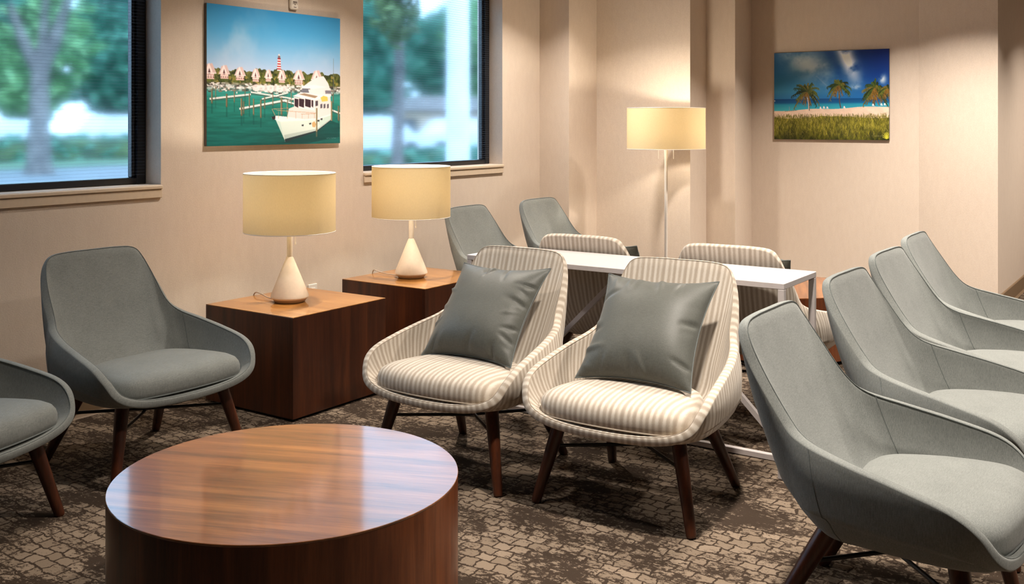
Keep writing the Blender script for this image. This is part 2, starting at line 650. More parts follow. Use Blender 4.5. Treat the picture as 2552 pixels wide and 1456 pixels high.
# ---- ceiling downlights (housings and their light)
em, nt, b = new_mat('downlight_lens')
setin(b, Base_Color=(1, 1, 1, 1), Emission_Color=LAMP_COL + (1,), Emission_Strength=4.0)
for i, (x, y, w) in enumerate(DOWNLIGHTS):
    t = thing('ceiling_downlight', 'round recessed downlight in the ceiling', 'light', (x, y, CEIL), 0, 'recessed ceiling downlights')
    MB().lathe([(0.075, -0.001), (0.095, -0.001), (0.097, -0.006), (0.09, -0.010), (0.075, -0.006), (0.075, -0.001)], 32).build('trim_ring', M['white'], t, True)
    MB().lathe([(0.0, -0.002), (0.074, -0.002), (0.074, -0.001), (0, -0.001)], 32).build('lens', em, t)
    ld = bpy.data.lights.new('downlight', 'AREA')
    ld.shape = 'DISK'
    ld.size = 0.14
    ld.energy = w
    ld.color = LAMP_COL
    ld.spread = math.radians(120)
    lo = bpy.data.objects.new('downlight_lamp', ld)
    COL.objects.link(lo)
    lo.parent = t
    lo.location = (0, 0, -0.015)

# ================================================================== LOUNGE CHAIR
# chair local axes: front = -Y, x lateral, origin on the floor below the middle of the four feet
def chair_surface():
    # half columns: rim point R, bend point Mm  (x, forward, z); mirrored afterwards
    R = [(0, -.340, .845), (.122, -.340, .844), (.195, -.338, .834), (.227, -.324, .798), (.249, -.275, .717),
         (.264, -.200, .610), (.287, -.140, .560), (.314, -.030, .530), (.330, .100, .502), (.338, .225, .470),
         (.330, .290, .428), (.296, .330, .370), (.190, .352, .338), (0, .364, .330)]
    Q = [(0, -.115, .362), (.095, -.115, .362), (.155, -.112, .362), (.190, -.104, .362), (.218, -.090, .362),
         (.240, -.065, .360), (.258, -.035, .359), (.274, .030, .357), (.286, .110, .355), (.292, .190, .352),
         (.284, .250, .348), (.248, .288, .343), (.160, .308, .338), (0, .322, .336)]
    R, Q = np.array(R), np.array(Q)
    bulge = np.array([.024, .022, .016, .008, .008, .010, .012, .014, .014, .012, .008, .004, 0, 0])[:, None]
    out = np.stack([Q[:, 0] * 0.9, Q[:, 1] - .10, np.full(len(Q), -.25)], 1)
    out /= np.linalg.norm(out, axis=1)[:, None]
    Wa = R * .67 + Q * .33 + out * bulge * 0.8
    Wb = R * .32 + Q * .68 + out * bulge
    N = Q * .5 + np.array([0, .10, .345]) * .5
    Cc = Q * .02 + np.array([0, .10, .345]) * .98
    rows = []
    for A in (R, Wa, Wb, Q, N, Cc):
        mir = A[1:-1][::-1].copy()
        mir[:, 0] *= -1
        rows.append(np.concatenate([A, mir]))         # 26 columns, closed loop
    return rows

NT, PV = 208, 5
_rows = [closed_spline(r, NT) for r in chair_surface()]
_S = np.stack([open_spline(np.stack([r[i] for r in _rows]), PV) for i in range(NT)])     # (NT, NV, 3)
_S[:, :, 1] *= -1                                                                            # forward -> -Y
NV = _S.shape[1]
TH = 0.030

def shell_mesh():
    S = _S
    du = np.roll(S, -1, 0) - np.roll(S, 1, 0)
    dv = np.gradient(S, axis=1)
    nr = np.cross(du, dv)
    ln = np.linalg.norm(nr, axis=2, keepdims=True)
    nr = nr / np.maximum(ln, 1e-9)
    nr[:, -3:] = nr[:, -3:].mean(axis=0, keepdims=True)
    nr[:, -3:] /= np.linalg.norm(nr[:, -3:], axis=2, keepdims=True)
    # make normals point outwards (away from the seat, down at the pan)
    if nr[0, 2, 1] < 0:      # behind the back = +Y
        nr = -nr
    # smooth normals along the loop
    for _ in range(6):
        nr = (np.roll(nr, 1, 0) + nr * 2 + np.roll(nr, -1, 0)) / 4
        nr /= np.linalg.norm(nr, axis=2, keepdims=True)
    tv = np.interp(np.arange(NV) / PV, [0, .5, 1, 2, 3, 4, 5], [TH, .046, .060, .080, .056, .036, .036])
    wk = np.array([1, 1, 1, 1, 1, 1, 1, .75, .55, .35, .15, 0, 0, 0])
    wk = np.concatenate([wk, wk[1:-1][::-1]])
    wt = closed_spline(wk[:, None], NT)[:, 0]
    TT = TH + (tv[None] - TH) * wt[:, None]
    O = S + nr * TT[..., None]
    # keep the outer skin from crossing itself under the pan
    O[:, -4:, 2] = np.minimum(O[:, -4:, 2], S[:, -4:, 2] - .02)
    e = S[:, 0] - S[:, 1]
    e /= np.linalg.norm(e, axis=1)[:, None]
    n0 = nr[:, 0]
    e = e - n0 * (e * n0).sum(1)[:, None]
    e /= np.linalg.norm(e, axis=1)[:, None]
    rim = []
    K = 7
    for k in range(1, K):
        th = PI * k / K
        rim.append(S[:, 0] + n0 * TH / 2 + (-n0 * math.cos(th) + e * math.sin(th) * 0.38) * TH / 2)
    # order: inner centre -> inner rim -> rim arc -> outer rim -> outer centre
    seq = [S[:, j] for j in range(NV - 1, -1, -1)] + rim + [O[:, j] for j in range(NV)]
    G = np.stack(seq, 1)
    # stripe coordinate: arc length along the loop, measured a third of the way down
    ref = S[:, PV]
    d = np.linalg.norm(np.roll(ref, -1, 0) - ref, axis=1)
    arc = np.concatenate([[0], np.cumsum(d)])[:-1]
    dl = np.linalg.norm(np.diff(G, axis=1), axis=2).mean(0)
    vv = np.concatenate([[0], np.cumsum(dl)])
    m = G.shape[1]
    # duplicate the seam column for uv
    G2 = np.concatenate([G, G[:1]], 0)
    arc2 = np.concatenate([arc, [d.sum()]])
    # close exactly on a whole number of stripes
    arc2 = arc2 * (round(arc2[-1] / 0.045) * 0.045 / arc2[-1])
    uv = np.stack([np.repeat(arc2[:, None], m, 1), np.repeat(vv[None], NT + 1, 0)], 2)
    vs = G2.reshape(-1, 3)
    fs = []
    for i in range(NT):
        for j in range(m - 1):
            fs.append((i * m + j, i * m + j + 1, (i + 1) * m + j + 1, (i + 1) * m + j))
    return vs, fs, uv.reshape(-1, 2), nr, O

SH_V, SH_F, SH_UV, SH_N, SH_O = shell_mesh()

def cushion_data():
    O = [(0, -.100), (.140, -.098), (.208, -.062), (.243, .010), (.268, .110), (.286, .200), (.284, .276), (.242, .325),
         (.130, .348), (0, .355)]
    O = np.array(O)
    mir = O[1:-1][::-1].copy()
    mir[:, 0] *= -1
    L = closed_spline(np.concatenate([O, mir]), 18 * 8)
    c = np.array([0, .12])
    prof = [(0.02, .340), (.86, .340), (.968, .340), (.992, .346), (1.0, .362), (.998, .378), (.982, .394), (.945, .409),
            (.87, .421), (.74, .430), (.55, .436), (.3, .439), (.02, .440)]
    vs, uv = [], []
    m = len(L)
    acc = 0
    pp = None
    for s, z in prof:
        ring = c + (L - c) * s
        zz = z - 0.010 * np.clip((0.1 - ring[:, 1]) / 0.2, 0, 1)
        vs.append(np.stack([ring[:, 0], -ring[:, 1], zz], 1))
        uv.append(np.stack([ring[:, 0] + 2.0 * 0.0225 * 20, -ring[:, 1] - z], 1))
    vs = np.concatenate(vs)
    uv = np.concatenate(uv)
    fs = []
    for j in range(len(prof) - 1):
        for i in range(m):
            i2 = (i + 1) % m
            fs.append((j * m + i, j * m + i2, (j + 1) * m + i2, (j + 1) * m + i))
    fs.append(tuple((len(prof) - 1) * m + i for i in range(m)))
    fs.append(tuple(i for i in range(m))[::-1])
    ring = c + (L - c) * 0.992
    pipe = [(x, -y, .3435) for x, y in ring]
    return vs, fs, uv, pipe

CU_V, CU_F, CU_UV, CU_P = cushion_data()

LEG_TOP = {1: (.222, .212, .345), -1: (.190, -.085, .350)}
LEG_FOOT = {1: (.305, .282, 0.0), -1: (.265, -.272, 0.0)}

def make_chair(label, fabric, seam, group):
    t = thing('lounge_chair', label, 'armchair', (0, 0, 0), 0, group)
    mk('shell', SH_V, SH_F, fabric, t, True, SH_UV)
    cu = mk('seat_cushion', CU_V, CU_F, fabric, t, True, CU_UV)
    MB().tube(CU_P[::2], 0.0032, 6, closed=True).build('piping', seam, cu, True)
    # seams: around the rim edge and down the inside where back meets arm
    rim = [tuple(_S[i, 0] - SH_N[i, 0] * 0.0003) for i in range(0, NT, 2)]
    MB().tube(rim, 0.0014, 6, closed=True).build('rim_seam', seam, t, True)
    k = int(NT / 26 * 6.3)
    for i in (k, NT - k):
        pts = [tuple(_S[i, j] - SH_N[i, j] * 0.0002) for j in range(0, int(NV * .62))]
        MB().tube(pts, 0.0012, 6).build('panel_seam', seam, t, True)
        pts = [tuple(SH_O[i, j] + SH_N[i, j] * 0.0002) for j in range(0, int(NV * .62))]
        MB().tube(pts, 0.0012, 6).build('panel_seam', seam, t, True)
    legs = {}
    for sy in (1, -1):
        for sx in (1, -1):
            a = Vector((LEG_TOP[sy][0] * sx, -LEG_TOP[sy][1], LEG_TOP[sy][2]))
            b_ = Vector((LEG_FOOT[sy][0] * sx, -LEG_FOOT[sy][1], LEG_FOOT[sy][2]))
            # stop the shaft at the shell underside
            pts = [b_, b_.lerp(a, .008), b_.lerp(a, .03), b_.lerp(a, .35), b_.lerp(a, .7), b_.lerp(a, .93)]
            MB().tube(pts, [.0145, .0165, .0180, .0215, .0255, .0270], 18).build('leg', M['leg'], t, True)
            legs[(sx, sy)] = b_.lerp(a, .60)
    MB().tube([legs[(1, 1)], legs[(-1, -1)]], .0065, 10).build('brace_rod', M['rod'], t, True)
    a, b_ = legs[(-1, 1)], legs[(1, -1)]
    mid = (a + b_) / 2 - Vector((0, 0, .011))
    MB().tube([a, a.lerp(mid, .9), mid, b_.lerp(mid, .9), b_], .0065, 10).build('brace_rod', M['rod'], t, True)
    return t

GG = 'grey lounge armchairs'
SG = 'striped lounge armchairs'
FACE_MY = 0.0                 # facing -Y (backs to the window wall)
FACE_MX = -PI / 2             # facing -X
FACE_PX = PI / 2
gA = make_chair('grey armchair in full view against the window wall, left of the nearer cube table', M['grey'], M['grey_seam'], GG)
gA.location = (2.610, 3.665, 0)
gA.rotation_euler = (0, 0, math.radians(-1))
dup(gA, (1.695, 3.553, 0), math.radians(15), 'grey armchair cut off by the left edge of the photo')
dup(gA, (5.38, 3.70, 0), math.radians(1), 'grey armchair half hidden behind the farther table lamp')
dup(gA, (6.19, 3.665, 0), math.radians(-2), 'grey armchair in the far corner, back left of the floor lamp')
dup(gA, (2.935, .725, 0), math.radians(0), 'large nearest grey armchair at lower right, first of the row seen from the side')
dup(gA, (3.80, .755, 0), math.radians(-2), 'second grey armchair of the right-hand row, counting from the camera')
dup(gA, (4.555, .795, 0), math.radians(-2), 'third grey armchair of the right-hand row, counting from the camera')
dup(gA, (5.30, .845, 0), math.radians(0), 'farthest grey armchair of the right-hand row, nearest the bare wall')
s2 = make_chair('striped beige armchair with grey pillow, nearer the grey row on the right', M['stripe'], M['stripe_seam'], SG)
s2.location = (3.417, 1.738, 0)
s2.rotation_euler = (0, 0, FACE_MX + math.radians(2.4))
dup(s2, (3.370, 2.487, 0), FACE_MX + math.radians(0.8), 'striped beige armchair with grey pillow, nearest the cube tables')
dup(s2, (4.640, 2.545, 0), FACE_PX + math.radians(3), 'striped armchair seen from behind, beyond the left half of the white table')
dup(s2, (4.665, 1.79, 0), FACE_PX + math.radians(3), 'striped armchair seen from behind, beyond the right end of the white table')

# ================================================================== PILLOWS
def pillow_data(seed, half=.232, thick=.082):
    n = 61
    r_ = np.random.default_rng(seed)
    u = np.linspace(-1, 1, n)
    U, V = np.meshgrid(u, u, indexing='ij')
    # edges pulled in between the pointed corners
    k = 0.115
    X = U * (1 - k * (1 - V ** 2) ** 1.0 * np.abs(U) ** 2)
    Z = V * (1 - k * (1 - U ** 2) ** 1.0 * np.abs(V) ** 2)
    puff = np.clip(1 - np.abs(U) ** 3.0, 0, 1) ** .62 * np.clip(1 - np.abs(V) ** 3.0, 0, 1) ** .62
    wr = np.zeros_like(U)
    for _ in range(26):
        side = r_.integers(0, 4)
        p = r_.uniform(-.85, .85)
        L = r_.uniform(.25, .55)
        w = r_.uniform(.03, .06)
        ang = r_.uniform(-.45, .45)
        if side == 0:   a, b2 = 1 - U, V - p
        elif side == 1: a, b2 = 1 + U, V - p
        elif side == 2: a, b2 = 1 + V, U - p
        else:           a, b2 = 1 - V, (U - p)
        bb = b2 - ang * a
        wr += r_.uniform(-1, .9) * np.exp(-(bb / w) ** 2) * np.clip(1 - a / L, 0, 1) * np.clip(a / .08, 0, 1)
    lo = 0.12 * np.sin(2.1 * U + r_.uniform(0, 6)) * np.cos(1.7 * V + r_.uniform(0, 6))
    sag = 1 - .16 * V
    front = thick * puff * (sag + lo) + 0.019 * wr * (puff > .02)
    back = -thick * .8 * puff
    vs, uv = [], []
    for D in (front, back):
        vs.append(np.stack([X * half, -D, Z * half], 2).reshape(-1, 3))
    vs = np.concatenate(vs)
    fs = []
    for s in (0, 1):
        for i in range(n - 1):
            for j in range(n - 1):
                q = (s * n * n + i * n + j, s * n * n + (i + 1) * n + j, s * n * n + (i + 1) * n + j + 1, s * n * n + i * n + j + 1)
                fs.append(q if s == 0 else q[::-1])
    edge = [(i, 0) for i in range(n)] + [(n - 1, j) for j in range(1, n)] + [(i, n - 1) for i in range(n - 2, -1, -1)] + [(0, j) for j in range(n - 2, 0, -1)]
    loop = [tuple(vs[i * n + j]) for i, j in edge]
    return vs, fs, loop

def pillow(label, loc, rz, tilt, roll, seed):
    vs, fs, loop = pillow_data(seed)
    R_ = Matrix.Rotation(tilt, 4, 'X') @ Matrix.Rotation(roll, 4, 'Y')
    t = thing('throw_pillow', label, 'pillow', loc, rz, 'grey throw pillows')
    vv = [R_ @ Vector(v) for v in vs]
    lp = [R_ @ Vector(v) for v in loop]
    zmin = 0
    mk('cover', vv, fs, M['grey_pillow'], t, True)
    MB().tube(lp, .0026, 6, closed=True).build('edge_seam', M['grey_seam'], t, True)
    return t
TILT = math.radians(-40)
# origin at the pillow's middle
pillow('grey square pillow on the striped chair nearer the grey row', (3.455, 1.742, .613), FACE_MX + math.radians(2), TILT, math.radians(-1), 3)
pillow('grey square pillow on the striped chair nearest the cube tables', (3.435, 2.482, .605), FACE_MX - math.radians(3), TILT, math.radians(-2), 11)
pillow('grey pillow barely showing on the far striped chair beyond the white table\'s left half', (4.575, 2.51, .612), FACE_PX, TILT, math.radians(2), 5)
pillow('grey pillow whose corner shows past the far striped chair at the white table\'s right end', (4.575, 1.765, .612), FACE_PX, TILT, math.radians(-2), 8)

# ================================================================== DRUM TABLES
def drum(label, loc, rz, r, h):
    t = thing('drum_table', label, 'table', loc, rz, 'round drum tables')
    MB().lathe([(0, .022), (r - .002, .022), (r, .024), (r, h - .0065), (0, h - .0065)], 128).build('side_wall', M['drum_side'], t, True)
    MB().lathe([(0, h - .006), (r, h - .006), (r + .0004, h - .005), (r + .0004, h - .0012), (r - .0008, h), (0, h)], 128).build('tabletop', M['drum_top'], t, True)
    MB().lathe([(0, 0), (r - .03, 0), (r - .03, .022), (0, .022)], 96).build('plinth', M['black'], t, True)
    return t
drum('large round walnut drum table in the foreground, bottom left', (2.012, 2.147, 0), math.atan2(-.925, .38), .482, .40)
drum('round walnut drum table glimpsed behind the right end of the white table', (6.05, 2.17, 0), math.radians(20), .475, .40)

# ================================================================== CUBE TABLES
def cube(label, x0, y0, w, d, h):
    t = thing('cube_table', label, 'table', (x0 + w / 2, y0 + d / 2, 0), 0, 'walnut cube side tables')
    a, b_ = w / 2, d / 2
    z0 = .014
    th = .02
    tv = .004
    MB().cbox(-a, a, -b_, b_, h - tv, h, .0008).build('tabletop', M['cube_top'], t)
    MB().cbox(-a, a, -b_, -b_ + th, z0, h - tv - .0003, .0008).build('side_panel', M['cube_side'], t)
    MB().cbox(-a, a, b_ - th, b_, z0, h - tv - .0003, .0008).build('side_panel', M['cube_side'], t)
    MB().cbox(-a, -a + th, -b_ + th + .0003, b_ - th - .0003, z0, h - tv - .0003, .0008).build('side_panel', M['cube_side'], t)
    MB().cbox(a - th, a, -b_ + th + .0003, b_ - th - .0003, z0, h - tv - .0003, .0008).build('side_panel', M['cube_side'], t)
    MB().box(-a + .025, a - .025, -b_ + .025, b_ - .025, 0, .03).build('plinth', M['black'], t)
    return t
cube('walnut cube side table carrying the nearer lamp, beside the grey armchair', 3.31, 3.50, .645, .62, .49)
cube('walnut cube side table carrying the farther lamp, partly behind the striped chair', 4.29, 3.51, .645, .62, .49)

# ================================================================== WHITE CONSOLE TABLE
def console():
    x0, x1, y0, y1, h = 3.865, 4.265, 1.355, 2.905, .768
    t = thing('console_table', 'long narrow white table with thin square metal frame between the striped chairs', 'table', ((x0 + x1) / 2, (y0 + y1) / 2, 0))
    ax, ay = (x1 - x0) / 2, (y1 - y0) / 2
    w = .026
    MB().cbox(-ax, ax, -ay, ay, h - .024, h, .002).build('tabletop', M['white_metal'], t)
    for sx in (-1, 1):
        for sy in (-1, 1):
            MB().cbox(min(sx * ax, sx * (ax - w)), max(sx * ax, sx * (ax - w)), min(sy * ay, sy * (ay - w)), max(sy * ay, sy * (ay - w)), 0, h - .0245, .002).build('leg', M['white_metal'], t)
    for sy in (-1, 1):
        MB().cbox(-ax + w + .0005, ax - w - .0005, min(sy * ay, sy * (ay - w)), max(sy * ay, sy * (ay - w)), .002, w, .002).build('base_rail', M['white_metal'], t)
    MB().cbox(-w / 2, w / 2, -ay + w + .0005, ay - w - .0005, .002, w, .002).build('stretcher', M['white_metal'], t)
    # two diagonal braces from the middle of the top down to the ends of the stretcher
    for s in (-1, 1):
        a = Vector((0, s * .02, h - .026))
        b_ = Vector((0, s * (ay - w - .01), w + .001))
        d = (b_ - a).normalized()
        n_ = Vector((1, 0, 0)) * (w * .42)
        m_ = d.cross(Vector((1, 0, 0))).normalized() * (w * .42)
        vs = [p + n_ * i + m_ * j for p in (a, b_) for i, j in ((-1, -1), (1, -1), (1, 1), (-1, 1))]
        MB().add(vs, [(0, 1, 2, 3), (7, 6, 5, 4), (0, 4, 5, 1), (1, 5, 6, 2), (2, 6, 7, 3), (3, 7, 4, 0)]).build('diagonal_brace', M['white_metal'], t)
    return t
console()

# ================================================================== LAMPS
def shade_part(t, r0, r1, z0, z1):
    th = .002
    o = MB().lathe([(r0 - th, z0), (r0, z0), (r1, z1), (r1 - th, z1), (r0 - th, z0)], 72).build('lamp_shade', M['shade'], t, True)
    for r, z in ((r0, z0), (r1, z1)):
        MB().tube([((r - .001) * math.cos(a), (r - .001) * math.sin(a), z) for a in np.linspace(0, 2 * PI, 72, endpoint=False)], .0022, 6, closed=True).build('shade_rim', M['white'], o, True)
    return o

def bulb(t, z, watts, col=(1.0, .88, .71)):
    em2 = bpy.data.materials.get('bulb_glow')
    if em2 is None:
        em2, nt, b = new_mat('bulb_glow')
        setin(b, Base_Color=(1, 1, 1, 1), Emission_Color=(1, .82, .6, 1), Emission_Strength=10.0)
    MB().lathe([(0, z - .05), (.013, z - .048), (.015, z - .02), (.028, z + .01), (.03, z + .03), (.02, z + .052), (0, z + .06)], 20).build('bulb', em2, t, True)
    ld = bpy.data.lights.new('bulb_light', 'POINT')
    ld.energy = watts
    ld.color = col
    ld.shadow_soft_size = .035
    o = bpy.data.objects.new('bulb_light', ld)
    COL.objects.link(o)
    o.parent = t
    o.location = (0, 0, z + .105)
    return o

def table_lamp(label, loc, rz, cord_pts, watts):
    t = thing('table_lamp', label, 'lamp', loc, rz, 'white cone table lamps')
    MB().lathe([(0, 0), (.068, 0), (.076, .003), (.086, .018), (0, .018)], 48).build('foot', M['lamp_foot'], t, True)
    MB().lathe([(0, .0185), (.089, .0185), (.0955, .026), (.0945, .036), (.019, .222), (.0145, .228), (0, .228)], 56).build('cone_base', M['lamp_base'], t, True)
    MB().lathe([(0, .2285), (.0145, .2285), (.0145, .40), (.0125, .402), (0, .402)], 28).build('stem', M['white'], t, True)
    MB().lathe([(0, .4025), (.02, .4025), (.02, .445), (0, .445)], 24).build('socket', M['white'], t, True)
    o = shade_part(t, .230, .230, .357, .652)
    # spider ring holding the shade
    for k in range(3):
        a = k * 2 * PI / 3 + .4
        MB().tube([(.02 * math.cos(a), .02 * math.sin(a), .42), (.229 * math.cos(a), .229 * math.sin(a), .42)], .002, 6).build('shade_arm', M['white'], t)
    MB().tube([(.026, -.012, .44), (.027, -.012, .40), (.027, -.012, .30)], .0022, 6).build('pull_chain', M['white'], t)
    MB().lathe([(0, .286), (.004, .288), (.0045, .296), (.002, .302), (0, .302)], 12, (.027, -.012)).build('pull_knob', M['white'], t, True)
    MB().tube(open_spline(np.array(cord_pts, float), 6), .0032, 8).build('power_cord', M['cord'], t, True)
    bulb(t, .455, watts)
    return t
# cords lie on the tabletop, loop once and drop behind the cube
table_lamp('white cone table lamp on the nearer cube table, lit, left of the other', (3.60, 3.83, .49), 0,
           [(-.03, .08, .008), (-.02, .14, .010), (.005, .21, .016), (.018, .262, .019), (.022, .286, .012), (.023, .296, -.006), (.023, .298, -.03)], 7.5)
table_lamp('white cone table lamp on the farther cube table, lit, below the right window', (4.565, 3.84, .49), 0,
           [(-.03, .08, .008), (-.03, .15, .010), (-.02, .22, .014), (-.015, .268, .022), (-.012, .284, .020), (-.01, .296, .0), (-.01, .298, -.03)], 7.5)

def floor_lamp(loc):
    t = thing('floor_lamp', 'tall white floor lamp with wide beige drum shade by the far wall', 'lamp', loc)
    MB().lathe([(0, 0), (.155, 0), (.16, .004), (.158, .014), (.03, .022), (.018, .035), (0, .035)], 56).build('base_disc', M['white'], t, True)
    MB().lathe([(0, .0355), (.0145, .0355), (.0115, .45), (.0115, 1.12), (.0165, 1.22), (.0165, 1.30), (0, 1.30)], 24).build('pole', M['white'], t, True)
    o = shade_part(t, .287, .287, 1.205, 1.505)
    for k in range(3):
        a = k * 2 * PI / 3 + .3
        MB().tube([(.016 * math.cos(a), .016 * math.sin(a), 1.285), (.286 * math.cos(a), .286 * math.sin(a), 1.285)], .0025, 6).build('shade_arm', M['white'], t)
    dr = Vector((.565, -.825))
    for s in (-1, 1):
        x, y = dr.x * .055 * s, dr.y * .055 * s
        MB().tube([(x, y, 1.28), (x, y, 1.13)], .0024, 6).build('pull_chain', M['white'], t)
    MB().tube([(0, 0, 1.29), (0, 0, 1.34)], .016, 14).build('socket', M['white'], t)
    bulb(t, 1.31, 16)
    return t
floor_lamp((6.80, 3.275, 0))

# white outlet on the wall, its top edge just showing over the nearer cube
t = thing('wall_outlet', 'white wall outlet whose top edge shows over the back of the nearer cube table', 'outlet', (4.315, WY, .318))
MB().cbox(-.035, .035, -.007, 0, 0, .115, .002).build('cover_plate', M['white'], t)
for z in (.028, .067):
    MB().cbox(-.016, .016, -.010, -.0071, z, z + .026, .003).build('socket_face', M['white'], t)

# ================================================================== WALL PICTURES (flat prints painted point by point)
def fbm(h, w, base, seed, oct_=5, ax=1.0):
    r_ = np.random.default_rng(seed)
    out = np.zeros((h, w))
    amp, tot = 1.0, 0
    fx, fy = base, base * ax
    for _ in range(oct_):
        gx, gy = int(fx) + 2, int(fy) + 2
        g = r_.random((gy + 1, gx + 1))
        ys = np.linspace(0, fy, h) % gy
        xs = np.linspace(0, fx, w) % gx
        y0, x0 = ys.astype(int), xs.astype(int)
        ty, tx = ys - y0, xs - x0
        ty = (ty * ty * (3 - 2 * ty))[:, None]
        tx = (tx * tx * (3 - 2 * tx))[None]
        a = g[y0][:, x0]; b2 = g[y0][:, x0 + 1]; c = g[y0 + 1][:, x0]; d = g[y0 + 1][:, x0 + 1]
        out += amp * (a * (1 - tx) * (1 - ty) + b2 * tx * (1 - ty) + c * (1 - tx) * ty + d * tx * ty)
        tot += amp
        amp *= .5
        fx *= 2; fy *= 2
    return out / tot

class Canvas:
    def __init__(self, w, h):
        self.w, self.h = w, h
        self.a = np.zeros((h, w, 3))
        ys, xs = np.mgrid[0:h, 0:w]
        self.U = (xs + .5) / w
        self.V = (ys + .5) / h
    def put(self, mask, col):
        mask = np.clip(mask, 0, 1)[..., None]
        self.a = self.a * (1 - mask) + (np.asarray(col, float) / 255.0 if np.ndim(col) == 1 else col) * mask
    def poly(self, pts, col, al=1.0):
        pts = np.asarray(pts, float)
        u0, v0 = pts.min(0); u1, v1 = pts.max(0)
        x0, x1 = max(0, int(u0 * self.w) - 1), min(self.w, int(u1 * self.w) + 2)
        y0, y1 = max(0, int(v0 * self.h) - 1), min(self.h, int(v1 * self.h) + 2)
        if x1 <= x0 or y1 <= y0:
            return
        U, V = self.U[y0:y1, x0:x1], self.V[y0:y1, x0:x1]
        ins = np.zeros(U.shape, bool)
        k = len(pts)
        for i in range(k):
            xa, ya = pts[i]; xb, yb = pts[(i + 1) % k]
            if ya == yb:
                continue
            ins ^= ((ya > V) != (yb > V)) & (U < (xb - xa) * (V - ya) / (yb - ya) + xa)
        m = (ins * al)[..., None]
        self.a[y0:y1, x0:x1] = self.a[y0:y1, x0:x1] * (1 - m) + np.asarray(col, float) / 255.0 * m
    def line(self, p, q, w, col, al=1.0):
        p, q = np.array(p, float), np.array(q, float)
        d = q - p
        d /= max(np.hypot(*d), 1e-9)
        n_ = np.array([-d[1], d[0]]) * w / 2
        self.poly([p + n_, q + n_, q - n_, p - n_], col, al)
    def half(self):
        a = self.a[:self.h // 2 * 2, :self.w // 2 * 2]
        return (a[0::2, 0::2] + a[1::2, 0::2] + a[0::2, 1::2] + a[1::2, 1::2]) / 4

def lerp3(stops, t):
    ps = [s[0] for s in stops]
    cs = np.array([s[1] for s in stops], float) / 255
    return np.stack([np.interp(t, ps, cs[:, k]) for k in range(3)], -1)

